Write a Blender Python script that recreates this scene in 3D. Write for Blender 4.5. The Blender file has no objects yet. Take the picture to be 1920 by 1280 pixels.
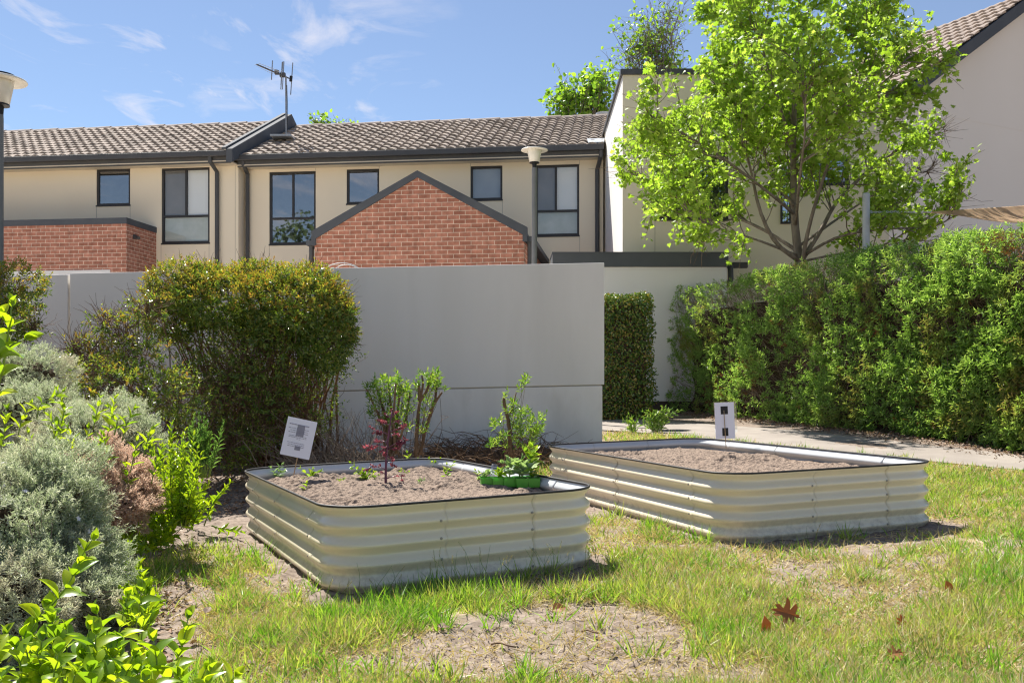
import bpy, math, random
import numpy as np
from mathutils import Vector, Matrix

rng = np.random.default_rng(11)
random.seed(11)
sc = bpy.context.scene
COL = sc.collection
PI = math.pi
R = math.radians

# ------------------------------------------------------------------ camera model (1920 x 1280 photograph)
F, CX, HY, CH = 1750.0, 960.0, 712.0, 0.95
cam_d = bpy.data.cameras.new("camera")
cam = bpy.data.objects.new("camera", cam_d)
COL.objects.link(cam)
cam.location = (0, 0, CH)
cam.rotation_euler = (R(90), 0, 0)
cam_d.sensor_width = 36.0
cam_d.lens = F / 1920 * 36
cam_d.shift_y = (HY - 640) / 1920
cam_d.clip_start = 0.05
cam_d.clip_end = 2000
sc.camera = cam


def P(px, py, Y):
    return Vector(((px - CX) / F * Y, Y, CH + (HY - py) / F * Y))


_ry = [-200, 0, 7, 10, 12, 15, 18, 22, 40, 2000]
_rz = [0, 0, 0, .19, .24, .29, .34, .40, .5, .5]


def gz(x, y):
    """ground height: a lawn that climbs gently to the right and towards the houses"""
    return 0.02 * np.clip(x, -14, 14) + np.interp(y, _ry, _rz)


def G(px, py):
    """where the sight line of a photo point meets the ground"""
    dx, dz = (px - CX) / F, (HY - py) / F
    lo, hi = 0.5, 60.0
    f = lambda t: CH + dz * t - float(gz(dx * t, t))
    t, step = 0.5, 0.02
    while t < 60 and f(t) > 0:
        t += step
    return Vector((dx * t, t, float(gz(dx * t, t))))


def proj(x, y, z):
    return CX + x / y * F, HY - (z - CH) / y * F


# ------------------------------------------------------------------ object helpers
def meta(o, label=None, cat=None, group=None, kind=None):
    if label: o["label"] = label
    if cat: o["category"] = cat
    if group: o["group"] = group
    if kind: o["kind"] = kind
    return o


def empty(name, label, cat, loc=(0, 0, 0), rz=0.0, group=None):
    o = bpy.data.objects.new(name, None)
    COL.objects.link(o)
    o.location = loc
    o.rotation_euler = (0, 0, rz)
    o.empty_display_size = 0.1
    return meta(o, label, cat, group)


def copy_tree(o, parent=None):
    c = o.copy()
    COL.objects.link(c)
    c.parent = parent
    for ch in list(o.children):
        copy_tree(ch, c)
    return c


def npmesh(name, V, loops, totals, mats, parent=None, midx=None, smooth=False, loc=None):
    V = np.ascontiguousarray(V, dtype=np.float32)
    loops = np.ascontiguousarray(loops, dtype=np.int32)
    totals = np.asarray(totals, dtype=np.int32)
    me = bpy.data.meshes.new(name)
    me.vertices.add(len(V))
    me.vertices.foreach_set("co", V.ravel())
    me.loops.add(len(loops))
    me.loops.foreach_set("vertex_index", loops)
    me.polygons.add(len(totals))
    starts = np.concatenate(([0], np.cumsum(totals)[:-1])).astype(np.int32)
    me.polygons.foreach_set("loop_start", starts)
    if midx is not None:
        me.polygons.foreach_set("material_index", np.asarray(midx, dtype=np.int32))
    me.polygons.foreach_set("use_smooth", np.full(len(totals), bool(smooth)))
    me.update(calc_edges=True)
    for m in (mats if isinstance(mats, (list, tuple)) else [mats]):
        me.materials.append(m)
    o = bpy.data.objects.new(name, me)
    COL.objects.link(o)
    if parent is not None: o.parent = parent
    if loc is not None: o.location = loc
    return o


class MB:
    """collects boxes, prisms, tubes and lathes; build() links them as ONE mesh"""

    def __init__(s):
        s.v, s.f, s.m = [], [], []

    def add(s, vs, fs, mi=0):
        o = len(s.v)
        s.v += [tuple(p) for p in vs]
        s.f += [tuple(i + o for i in f) for f in fs]
        s.m += [mi] * len(fs)
        return s

    def quad(s, a, b, c, d, mi=0):
        return s.add([a, b, c, d], [(0, 1, 2, 3)], mi)

    def box(s, x0, x1, y0, y1, z0, z1, mi=0):
        vs = [(x0, y0, z0), (x1, y0, z0), (x1, y1, z0), (x0, y1, z0), (x0, y0, z1), (x1, y0, z1), (x1, y1, z1), (x0, y1, z1)]
        return s.add(vs, [(0, 3, 2, 1), (4, 5, 6, 7), (0, 1, 5, 4), (1, 2, 6, 5), (2, 3, 7, 6), (3, 0, 4, 7)], mi)

    def prism(s, poly, ext, mi=0):
        """poly: 3-D points; ext: 3-D vector"""
        n = len(poly)
        ext = Vector(ext)
        a = [Vector(p) for p in poly]
        b = [p + ext for p in a]
        fs = [tuple(range(n))[::-1], tuple(range(n, 2 * n))]
        fs += [(i, (i + 1) % n, n + (i + 1) % n, n + i) for i in range(n)]
        return s.add(a + b, fs, mi)

    def bar(s, a, b, w, h, mi=0, up=(0, 0, 1)):
        a, b = Vector(a), Vector(b)
        d = (b - a).normalized()
        side = d.cross(Vector(up))
        if side.length < 1e-5: side = d.cross(Vector((1, 0, 0)))
        side.normalize()
        u = side.cross(d).normalized()
        c = [side * (w / 2) + u * (h / 2), -side * (w / 2) + u * (h / 2), -side * (w / 2) - u * (h / 2), side * (w / 2) - u * (h / 2)]
        return s.prism([a + q for q in c], b - a, mi)

    def tube(s, pts, rad, n=8, mi=0, closed=False, cap=True):
        pts = [Vector(p) for p in pts]
        k = len(pts)
        rad = [rad] * k if np.isscalar(rad) else list(rad)
        base = len(s.v)
        ref = None
        for i, p in enumerate(pts):
            if closed:
                d = pts[(i + 1) % k] - pts[i - 1]
            else:
                d = pts[min(i + 1, k - 1)] - pts[max(i - 1, 0)]
            d.normalize()
            if ref is None:
                ref = d.cross(Vector((0, 0, 1)))
                if ref.length < 1e-3: ref = d.cross(Vector((1, 0, 0)))
            ref = (ref - d * ref.dot(d)).normalized()
            bn = d.cross(ref)
            for j in range(n):
                a = 2 * PI * j / n
                s.v.append(tuple(p + (ref * math.cos(a) + bn * math.sin(a)) * rad[i]))
        m = k if closed else k - 1
        for i in range(m):
            for j in range(n):
                a, b = base + i * n, base + ((i + 1) % k) * n
                s.f.append((a + j, a + (j + 1) % n, b + (j + 1) % n, b + j))
                s.m.append(mi)
        if cap and not closed:
            s.f.append(tuple(base + j for j in range(n))[::-1]); s.m.append(mi)
            s.f.append(tuple(base + (k - 1) * n + j for j in range(n))); s.m.append(mi)
        return s

    def lathe(s, prof, c=(0, 0, 0), n=24, mi=0):
        base = len(s.v)
        for r, z in prof:
            for j in range(n):
                a = 2 * PI * j / n
                s.v.append((c[0] + r * math.cos(a), c[1] + r * math.sin(a), c[2] + z))
        for i in range(len(prof) - 1):
            for j in range(n):
                a, b = base + i * n, base + (i + 1) * n
                s.f.append((a + j, a + (j + 1) % n, b + (j + 1) % n, b + j)); s.m.append(mi)
        return s

    def build(s, name, mats, parent=None, loc=None, smooth=False, bevel=0):
        me = bpy.data.meshes.new(name)
        me.from_pydata(s.v, [], s.f)
        for m in (mats if isinstance(mats, (list, tuple)) else [mats]):
            me.materials.append(m)
        me.polygons.foreach_set("material_index", s.m)
        me.polygons.foreach_set("use_smooth", [bool(smooth)] * len(s.f))
        me.update()
        o = bpy.data.objects.new(name, me)
        COL.objects.link(o)
        if parent is not None: o.parent = parent
        if loc is not None: o.location = loc
        if bevel:
            b = o.modifiers.new("bevel", "BEVEL")
            b.width = bevel; b.segments = 2; b.limit_method = 'ANGLE'
        return o


# ------------------------------------------------------------------ leaf machinery
def unit(v):
    return v / np.maximum(np.linalg.norm(v, axis=-1, keepdims=True), 1e-9)


def rdir(n):
    return unit(rng.normal(size=(n, 3)))


def tmpl(verts, faces):
    return (np.array(verts, float), np.concatenate([np.array(f) for f in faces]).astype(np.int32), np.array([len(f) for f in faces], np.int32))


T_NEEDLE = tmpl([(0, 0, 0), (.5, .45, .1), (0, 1, 0), (-.5, .45, .1)], [(0, 1, 2, 3)])
T_LEAF4 = tmpl([(0, 0, 0), (.5, .45, .13), (0, 1, -.04), (-.5, .45, .13)], [(0, 1, 2), (0, 2, 3)])
T_LEAF6 = tmpl([(0, 0, 0), (.42, .28, .10), (.40, .62, .06), (0, 1, -.14), (-.40, .62, .06), (-.42, .28, .10), (0, .45, -.02)],
               [(0, 1, 2, 6), (6, 2, 3), (6, 3, 4), (0, 6, 4, 5)])
_rows = [(0, .04, .02), (.14, .30, .03), (.32, .47, .02), (.52, .50, -.02), (.72, .38, -.08), (.88, .2, -.15), (1.0, .01, -.22)]
_bv, _bf = [], []
for (_y, _w, _z) in _rows:
    _bv += [(-_w, _y, _z + _w * .35), (0, _y, _z), (_w, _y, _z + _w * .35)]
for _i in range(len(_rows) - 1):
    for _j in range(2):
        a = _i * 3 + _j
        _bf.append((a, a + 1, a + 4, a + 3))
T_BIG = tmpl(_bv, _bf)
_mp = [(0, 0), (.16, .12), (.42, -.06), (.36, .16), (.62, .34), (.34, .44), (.38, .66), (.20, .62), (0, 1.0)]
_mo = _mp + [(-x, y) for x, y in _mp[-2:0:-1]]
T_MAPLE = tmpl([(x, y, -.18 * abs(x) - .12 * y * y) for x, y in _mo] + [(0, .36, .03)],
               [(i, (i + 1) % len(_mo), len(_mo)) for i in range(len(_mo))])
T_BLADE = tmpl([(-.5, 0, 0), (.5, 0, 0), (.42, .5, .07), (-.42, .5, .07), (0, 1, .34)], [(0, 1, 2, 3), (3, 2, 4)])
T_FRILL = tmpl([(0, 0, 0), (.3, .15, .12), (.2, .3, -.06), (.5, .42, .14), (.3, .6, -.05), (.42, .8, .12), (.12, .86, -.04), (0, 1, .1),
                (-.12, .86, -.04), (-.42, .8, .12), (-.3, .6, -.05), (-.5, .42, .14), (-.2, .3, -.06), (-.3, .15, .12), (0, .5, 0)],
               [(i, (i + 1) % 14, 14) for i in range(14)])


class Leaves:
    def __init__(s):
        s.V, s.L, s.T, s.n = [], [], [], 0

    def place(s, T, pos, d, nrm, size):
        """size: (N,3) = width, length, height scale, or (N,) uniform"""
        tv, tl, tt = T
        N = len(pos)
        if N == 0: return s
        size = np.asarray(size, float)
        if size.ndim == 1: size = np.repeat(size[:, None], 3, 1)
        d = unit(d)
        side = unit(np.cross(d, nrm))
        n = np.cross(side, d)
        V = (pos[:, None, :] + tv[None, :, 0:1] * (size[:, 0:1] * side)[:, None, :] + tv[None, :, 1:2] * (size[:, 1:2] * d)[:, None, :]
             + tv[None, :, 2:3] * (size[:, 2:3] * n)[:, None, :])
        k = len(tv)
        L = tl[None, :] + (s.n + np.arange(N) * k)[:, None]
        s.V.append(V.reshape(-1, 3)); s.L.append(L.ravel()); s.T.append(np.tile(tt, N))
        s.n += N * k
        return s

    def shoots(s, pos, dirs, nl, slen, ll, lw, T=T_LEAF4, spread=(35, 75), jit=.3, up=0.0):
        """nl leaves spiralling up each short shoot"""
        N = len(pos)
        if N == 0: return s
        dirs = unit(dirs)
        a = unit(np.cross(dirs, rdir(N)))
        b = np.cross(dirs, a)
        sl = slen * rng.uniform(.6, 1.3, N)
        t = (np.arange(nl) + .5) / nl
        ang = (np.arange(nl) * 2.4)[None, :] + rng.uniform(0, 6.28, N)[:, None] + rng.normal(0, jit, (N, nl))
        sp = np.radians(spread[1] + (spread[0] - spread[1]) * t)[None, :] + rng.normal(0, .15, (N, nl))
        rad = a[:, None] * np.cos(ang)[..., None] + b[:, None] * np.sin(ang)[..., None]
        d = dirs[:, None] * np.cos(sp)[..., None] + rad * np.sin(sp)[..., None]
        d[..., 2] += up
        nr = dirs[:, None] * np.sin(sp)[..., None] - rad * np.cos(sp)[..., None] + rng.normal(0, jit * .6, (N, nl, 3))
        p = pos[:, None] + dirs[:, None] * (sl[:, None] * t)[..., None]
        k = rng.uniform(.65, 1.25, (N, nl)) * (1.0 - .35 * t)[None, :]
        size = np.stack([lw * k, ll * k, ll * k], -1)
        return s.place(T, p.reshape(-1, 3), d.reshape(-1, 3), nr.reshape(-1, 3), size.reshape(-1, 3))

    def build(s, name, mat, parent=None, smooth=False, loc=None):
        if not s.V: return None
        V = np.concatenate(s.V)
        if parent is not None:
            V = V - np.array(parent.location)[None, :]
        return npmesh(name, V, np.concatenate(s.L), np.concatenate(s.T), mat, parent, None, smooth)


def twigs(name, PT, RD, mat, parent=None, n=3):
    """PT: (N,k,3) polylines, RD: (N,k) radii -> one mesh of thin tapered sticks"""
    PT = np.asarray(PT, float)
    if parent is not None: PT = PT - np.array(parent.location)[None, None, :]
    N, k, _ = PT.shape
    D = np.gradient(PT, axis=1)
    D = unit(D)
    ref = unit(np.cross(D[:, :1], np.array([.3, .2, .93])) + 1e-6)
    A = unit(np.cross(D, np.cross(np.repeat(ref, k, 1), D)))
    A = unit(ref - D * np.sum(ref * D, -1, keepdims=True))
    B = np.cross(D, A)
    an = np.arange(n) * 2 * PI / n
    V = PT[:, :, None, :] + RD[:, :, None, None] * (A[:, :, None, :] * np.cos(an)[None, None, :, None] + B[:, :, None, :] * np.sin(an)[None, None, :, None])
    idx = np.arange(N * k * n).reshape(N, k, n)
    q = np.stack([idx[:, :-1], np.roll(idx, -1, 2)[:, :-1], np.roll(idx, -1, 2)[:, 1:], idx[:, 1:]], -1)
    loops = q.reshape(-1)
    return npmesh(name, V.reshape(-1, 3), loops, np.full(len(loops) // 4, 4), mat, parent, None, True)


def bent(a, b, k=4, bow=.12):
    """N polylines from a to b with a random bow"""
    a, b = np.asarray(a, float), np.asarray(b, float)
    t = np.linspace(0, 1, k)[None, :, None]
    L = np.linalg.norm(b - a, axis=1)[:, None, None]
    off = rng.normal(0, 1, (len(a), 1, 3)) * L * bow
    w = rng.normal(0, 1, (len(a), k, 3)) * L * bow * .25
    w[:, 0] = 0; 
    return a[:, None] * (1 - t) + b[:, None] * t + off * (4 * t * (1 - t)) * .5 + w * .5


def taper(N, k, r0, r1):
    s = rng.uniform(.7, 1.3, (N, 1))
    return np.linspace(1, 0, k)[None, :] * (r0 - r1) * s + r1


def vnoise(x, y, s, seed=0):
    """smooth value noise, numpy, about -1..1"""
    x = np.asarray(x) / s + 1000.5; y = np.asarray(y) / s + 1000.5
    xi, yi = np.floor(x).astype(int), np.floor(y).astype(int)
    fx, fy = x - xi, y - yi
    fx, fy = fx * fx * (3 - 2 * fx), fy * fy * (3 - 2 * fy)

    def h(i, j):
        n = (i * 374761393 + j * 668265263 + seed * 974711) & 0x7fffffff
        n = ((n ^ (n >> 13)) * 1274126177) & 0x7fffffff
        return ((n ^ (n >> 16)) & 0xffff) / 32767.5 - 1
    return (h(xi, yi) * (1 - fx) + h(xi + 1, yi) * fx) * (1 - fy) + (h(xi, yi + 1) * (1 - fx) + h(xi + 1, yi + 1) * fx) * fy


def fbm(x, y, s, o=4, seed=0):
    return sum(vnoise(x, y, s / 2 ** i, seed + i) * .5 ** i for i in range(o))


# ------------------------------------------------------------------ materials
def nt(name):
    m = bpy.data.materials.new(name)
    m.use_nodes = True
    t = m.node_tree
    t.nodes.clear()
    out = t.nodes.new("ShaderNodeOutputMaterial")
    return m, t, t.nodes, t.links, out


def ramp(n, stops):
    r = n.new("ShaderNodeValToRGB")
    e = r.color_ramp.elements
    while len(e) < len(stops): e.new(.5)
    for el, (p, c) in zip(e, stops):
        el.position = p
        el.color = (*c, 1) if len(c) == 3 else c
    return r


def var_mat(name, c1, c2, scale=4, rough=.7, bump=0.0, bscale=60, spec=.3, detail=6, c3=None, stretch=None, metallic=0.0):
    """paint / stone / soil: two or three tones mixed by noise, with a fine bump"""
    m, t, n, l, out = nt(name)
    p = n.new("ShaderNodeBsdfPrincipled")
    tc = n.new("ShaderNodeTexCoord")
    src = tc.outputs["Object"]
    if stretch:
        mp = n.new("ShaderNodeMapping"); mp.inputs["Scale"].default_value = stretch
        l.new(src, mp.inputs[0]); src = mp.outputs[0]
    nz = n.new("ShaderNodeTexNoise")
    nz.inputs["Scale"].default_value = scale; nz.inputs["Detail"].default_value = detail
    l.new(src, nz.inputs["Vector"])
    st = [(.3, c1), (.7, c2)] if c3 is None else [(.3, c1), (.5, c2), (.72, c3)]
    r = ramp(n, st)
    l.new(nz.outputs["Fac"], r.inputs[0])
    l.new(r.outputs[0], p.inputs["Base Color"])
    p.inputs["Roughness"].default_value = rough
    p.inputs["Specular IOR Level"].default_value = spec
    p.inputs["Metallic"].default_value = metallic
    if bump:
        b2 = n.new("ShaderNodeTexNoise"); b2.inputs["Scale"].default_value = bscale; b2.inputs["Detail"].default_value = 5
        l.new(tc.outputs["Object"], b2.inputs["Vector"])
        bp = n.new("ShaderNodeBump"); bp.inputs["Strength"].default_value = bump; bp.inputs["Distance"].default_value = .01
        l.new(b2.outputs["Fac"], bp.inputs["Height"]); l.new(bp.outputs[0], p.inputs["Normal"])
    l.new(p.outputs[0], out.inputs[0])
    return m


def leaf_mat(name, cols, trans=.4, tcol=None, rough=.42, spec=.4, patch=None, pscale=2.0, ppos=(.45, .6), glow=1.6):
    """leaf: colour differs leaf by leaf; light comes through; patch = second set of colours by area"""
    m, t, n, l, out = nt(name)
    g = n.new("ShaderNodeNewGeometry")
    k = len(cols)
    r = ramp(n, [((i + .5) / k, c) for i, c in enumerate(cols)])
    l.new(g.outputs["Random Per Island"], r.inputs[0])
    col = r.outputs[0]
    if patch:
        r2 = ramp(n, [((i + .5) / len(patch), c) for i, c in enumerate(patch)])
        l.new(g.outputs["Random Per Island"], r2.inputs[0])
        tc = n.new("ShaderNodeTexCoord")
        nz = n.new("ShaderNodeTexNoise"); nz.inputs["Scale"].default_value = pscale; nz.inputs["Detail"].default_value = 3
        l.new(tc.outputs["Object"], nz.inputs["Vector"])
        rr = ramp(n, [(ppos[0], (0, 0, 0)), (ppos[1], (1, 1, 1))])
        l.new(nz.outputs["Fac"], rr.inputs[0])
        mx = n.new("ShaderNodeMix"); mx.data_type = 'RGBA'
        l.new(rr.outputs[0], mx.inputs[0]); l.new(col, mx.inputs[6]); l.new(r2.outputs[0], mx.inputs[7])
        col = mx.outputs[2]
    p = n.new("ShaderNodeBsdfPrincipled")
    l.new(col, p.inputs["Base Color"])
    p.inputs["Roughness"].default_value = rough
    p.inputs["Specular IOR Level"].default_value = spec
    tr = n.new("ShaderNodeBsdfTranslucent")
    mul = n.new("ShaderNodeMix"); mul.data_type = 'RGBA'; mul.blend_type = 'MULTIPLY'; mul.inputs[0].default_value = 1
    l.new(col, mul.inputs[6]); mul.inputs[7].default_value = (*(tcol or (glow * 1.05, glow, glow * .45)), 1)
    l.new(mul.outputs[2], tr.inputs[0])
    ms = n.new("ShaderNodeMixShader"); ms.inputs[0].default_value = trans
    l.new(p.outputs[0], ms.inputs[1]); l.new(tr.outputs[0], ms.inputs[2])
    l.new(ms.outputs[0], out.inputs[0])
    return m


def brick_mat(name):
    m, t, n, l, out = nt(name)
    tc = n.new("ShaderNodeTexCoord")
    sx = n.new("ShaderNodeSeparateXYZ"); l.new(tc.outputs["Object"], sx.inputs[0])
    ad = n.new("ShaderNodeMath"); ad.operation = 'ADD'; l.new(sx.outputs[0], ad.inputs[0]); l.new(sx.outputs[1], ad.inputs[1])
    cb = n.new("ShaderNodeCombineXYZ"); l.new(ad.outputs[0], cb.inputs[0]); l.new(sx.outputs[2], cb.inputs[1])
    b = n.new("ShaderNodeTexBrick")
    l.new(cb.outputs[0], b.inputs["Vector"])
    b.inputs["Scale"].default_value = 1.0
    b.inputs["Brick Width"].default_value = .235
    b.inputs["Row Height"].default_value = .086
    b.inputs["Mortar Size"].default_value = .0055
    b.inputs["Mortar Smooth"].default_value = .15
    b.inputs["Bias"].default_value = -.15
    b.inputs["Color1"].default_value = (.36, .15, .10, 1)
    b.inputs["Color2"].default_value = (.50, .225, .155, 1)
    b.inputs["Mortar"].default_value = (.68, .55, .44, 1)
    nz = n.new("ShaderNodeTexNoise"); nz.inputs["Scale"].default_value = 9; nz.inputs["Detail"].default_value = 8
    l.new(tc.outputs["Object"], nz.inputs["Vector"])
    hs = n.new("ShaderNodeHueSaturation")
    mr = n.new("ShaderNodeMapRange"); mr.inputs[1].default_value = .3; mr.inputs[2].default_value = .7; mr.inputs[3].default_value = .75; mr.inputs[4].default_value = 1.25
    l.new(nz.outputs["Fac"], mr.inputs[0]); l.new(mr.outputs[0], hs.inputs["Value"])
    l.new(b.outputs["Color"], hs.inputs["Color"])
    p = n.new("ShaderNodeBsdfPrincipled"); p.inputs["Roughness"].default_value = .85; p.inputs["Specular IOR Level"].default_value = .2
    l.new(hs.outputs[0], p.inputs["Base Color"])
    bp = n.new("ShaderNodeBump"); bp.inputs["Strength"].default_value = .5; bp.inputs["Distance"].default_value = .006; bp.invert = True
    l.new(b.outputs["Fac"], bp.inputs["Height"]); l.new(bp.outputs[0], p.inputs["Normal"])
    l.new(p.outputs[0], out.inputs[0])
    return m


def glass_mat(name, mirror=.3, tint=(1, 1, 1)):
    m, t, n, l, out = nt(name)
    tr = n.new("ShaderNodeBsdfTransparent"); tr.inputs[0].default_value = (.90, .92, .92, 1)
    gl = n.new("ShaderNodeBsdfGlossy"); gl.inputs["Roughness"].default_value = .015; gl.inputs["Color"].default_value = (*tint, 1)
    ms = n.new("ShaderNodeMixShader")
    ms.inputs[0].default_value = mirror; l.new(tr.outputs[0], ms.inputs[1]); l.new(gl.outputs[0], ms.inputs[2])
    l.new(ms.outputs[0], out.inputs[0])
    return m


M = {}
M['cream'] = var_mat("cream_render", (.80, .70, .54), (.84, .745, .58), .8, .85, .08, 120, .15)
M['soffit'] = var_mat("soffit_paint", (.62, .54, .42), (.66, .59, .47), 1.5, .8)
M['joint'] = var_mat("panel_joint", (.40, .36, .30), (.44, .40, .33), 3, .9)
M['grey_wall'] = var_mat("grey_render", (.66, .635, .59), (.73, .705, .665), 1.6, .85, .10, 90, .15, 8, (.70, .675, .63), (1, 1, .22))
M['grey_wall_low'] = var_mat("grey_render_lower", (.61, .58, .53), (.75, .72, .675), 2.2, .88, .14, 70, .15, 9, (.70, .67, .62), (1, 1, .5))
M['pale_wall'] = var_mat("pale_render", (.70, .685, .67), (.74, .725, .71), .9, .8, .06, 90, .2)
M['taupe'] = var_mat("taupe_render", (.81, .735, .65), (.84, .765, .685), .6, .85, .05, 80, .15)
M['block'] = var_mat("oatmeal_render", (.74, .66, .53), (.78, .70, .57), .7, .85, .05, 80, .15)
M['white_side'] = var_mat("white_render", (.70, .68, .65), (.76, .74, .70), .9, .8, .05, 80, .15)
M['charcoal'] = var_mat("charcoal_steel", (.060, .060, .063), (.078, .078, .080), 3, .5, .03, 30, .4)
M['fascia'] = var_mat("charcoal_fascia", (.075, .073, .072), (.095, .092, .088), 4, .6, 0, 30, .3)
M['slate'] = var_mat("slate_metal", (.080, .087, .10), (.105, .113, .125), 2, .8, .03, 30, .12)
M['frame'] = var_mat("window_frame_paint", (.030, .029, .030), (.042, .040, .040), 6, .45, 0, 30, .4)
M['tile'] = var_mat("roof_tile", (.19, .152, .126), (.38, .32, .272), 9, .9, .3, 90, .12, 8, (.285, .236, .20))
def per_tile(m, col, course, amount):
    t = m.node_tree; n, l = t.nodes, t.links
    p = next(q for q in n if q.type == 'BSDF_PRINCIPLED')
    src = p.inputs['Base Color'].links[0].from_socket
    tc = n.new("ShaderNodeTexCoord"); mp = n.new("ShaderNodeMapping"); mp.inputs["Scale"].default_value = (1 / col, 1 / course, 0)
    fl = n.new("ShaderNodeVectorMath"); fl.operation = 'FLOOR'; wn_ = n.new("ShaderNodeTexWhiteNoise")
    l.new(tc.outputs["Object"], mp.inputs[0]); l.new(mp.outputs[0], fl.inputs[0]); l.new(fl.outputs[0], wn_.inputs["Vector"])
    mr = n.new("ShaderNodeMapRange"); mr.inputs[3].default_value = 1 - amount; mr.inputs[4].default_value = 1 + amount
    l.new(wn_.outputs["Value"], mr.inputs[0])
    hs = n.new("ShaderNodeHueSaturation"); l.new(mr.outputs[0], hs.inputs["Value"]); l.new(src, hs.inputs["Color"]); l.new(hs.outputs[0], p.inputs["Base Color"])


per_tile(M['tile'], .235, .3055, .26)
M['tile_warm'] = var_mat("roof_tile_warm", (.30, .24, .20), (.42, .35, .30), 7, .85, .3, 90, .2)
M['glass'] = glass_mat("window_glass", .30)
M['glass_clear'] = glass_mat("window_glass_clear", .08)
M['dark_room'] = var_mat("dark_interior", (.02, .024, .03), (.05, .055, .065), 5, .9)  # near-black colour holds the darkness of the unlit room
M['grey_blind'] = var_mat("grey_blind", (.20, .195, .19), (.25, .24, .235), 2, .9)
M['white_blind'] = var_mat("white_blind", (.83, .83, .82), (.86, .86, .85), 2, .9)
M['frost'] = var_mat("frosted_panel", (.50, .53, .47), (.60, .62, .57), 5, .6)
M['blue_blind'] = var_mat("blue_grey_blind", (.30, .34, .40), (.35, .39, .45), 2, .7)
M['brick'] = brick_mat("red_brick")
M['concrete'] = var_mat("path_concrete", (.235, .205, .18), (.31, .275, .24), 3, .9, .25, 150, .2, 8)
M['galv'] = var_mat("galvanised_steel", (.34, .37, .40), (.42, .45, .48), 8, .45, .05, 60, .5)
M['pole'] = var_mat("grey_pole_paint", (.13, .14, .145), (.16, .165, .17), 6, .45, 0, 30, .4)
M['black'] = var_mat("black_plastic", (.012, .012, .014), (.02, .02, .022), 20, .45)
M['bark'] = var_mat("grey_bark", (.13, .105, .085), (.26, .22, .185), 14, .9, .4, 60, .15, 8, None, (1, 1, .35))
M['stem'] = var_mat("brown_stem", (.10, .06, .035), (.22, .145, .09), 12, .85, .2, 60, .2)
M['redstem'] = var_mat("red_brown_stem", (.13, .065, .035), (.22, .12, .065), 12, .85)
M['drytwig'] = var_mat("dry_twig", (.15, .105, .075), (.33, .26, .20), 10, .9)
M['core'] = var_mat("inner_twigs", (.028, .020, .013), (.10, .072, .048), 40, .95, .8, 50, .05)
M['sail'] = var_mat("tan_sail_cloth", (.55, .40, .26), (.60, .45, .30), 2, .85)
M['rope'] = var_mat("pale_rope", (.5, .5, .48), (.6, .6, .58), 30, .8)
# ------------------------------------------------------------------ light
SUN_EL, SUN_AZ = R(52), R(-31)          # azimuth from +Y towards +X
sdir = Vector((math.sin(SUN_AZ) * math.cos(SUN_EL), math.cos(SUN_AZ) * math.cos(SUN_EL), math.sin(SUN_EL)))
sun_d = bpy.data.lights.new("sun", 'SUN')
sun_d.energy = 4.8
sun_d.angle = R(.5)
sun_d.color = (1.0, .95, .87)
sun = bpy.data.objects.new("sun", sun_d)
COL.objects.link(sun)
sun.rotation_euler = sdir.to_track_quat('Z', 'Y').to_euler()
sun.location = (0, 0, 30)

w = bpy.data.worlds.new("World")
sc.world = w
w.use_nodes = True
wt = w.node_tree; wn, wl = wt.nodes, wt.links
wn.clear()
wo = wn.new("ShaderNodeOutputWorld")
bg = wn.new("ShaderNodeBackground"); bg.inputs[1].default_value = SKY_STRENGTH = 0.056
sky = wn.new("ShaderNodeTexSky"); sky.sky_type = 'NISHITA'; sky.sun_disc = False
sky.sun_elevation = SUN_EL; sky.sun_rotation = SUN_AZ
sky.altitude = 600; sky.air_density = 1.0; sky.dust_density = .05; sky.ozone_density = 4.0
tc = wn.new("ShaderNodeTexCoord")
# cirrus: direction projected on a high flat layer, stretched noise, thin streaks
sx = wn.new("ShaderNodeSeparateXYZ"); wl.new(tc.outputs["Generated"], sx.inputs[0])
mz = wn.new("ShaderNodeMath"); mz.operation = 'MAXIMUM'; mz.inputs[1].default_value = .03; wl.new(sx.outputs[2], mz.inputs[0])
dv = wn.new("ShaderNodeVectorMath"); dv.operation = 'DIVIDE'; wl.new(tc.outputs["Generated"], dv.inputs[0])
cmb = wn.new("ShaderNodeCombineXYZ")
for i in range(3): wl.new(mz.outputs[0], cmb.inputs[i])
wl.new(cmb.outputs[0], dv.inputs[1])
def cirrus(scale, rot, loc, nscale, lo, hi, dist, rough_=.6):
    mp = wn.new("ShaderNodeMapping"); mp.inputs["Scale"].default_value = (*scale, 0); mp.inputs["Rotation"].default_value = (0, 0, R(rot)); mp.inputs["Location"].default_value = (*loc, 0)
    wl.new(dv.outputs[0], mp.inputs[0])
    n1 = wn.new("ShaderNodeTexNoise"); n1.inputs["Scale"].default_value = nscale; n1.inputs["Detail"].default_value = 12; n1.inputs["Roughness"].default_value = rough_; n1.inputs["Distortion"].default_value = dist
    wl.new(mp.outputs[0], n1.inputs["Vector"])
    cr = wn.new("ShaderNodeValToRGB"); cr.color_ramp.elements[0].position = lo; cr.color_ramp.elements[1].position = hi
    wl.new(n1.outputs["Fac"], cr.inputs[0])
    return cr.outputs[0]


c1_ = cirrus((.62, .30), 14, (.3, 3.1), 1.9, .49, .84, 1.4)
c2_ = cirrus((.9, .34), -38, (7.7, 2.2), 2.4, .51, .88, 2.2)
mxc = wn.new("ShaderNodeMath"); mxc.operation = 'MAXIMUM'; wl.new(c1_, mxc.inputs[0]); wl.new(c2_, mxc.inputs[1])
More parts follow.
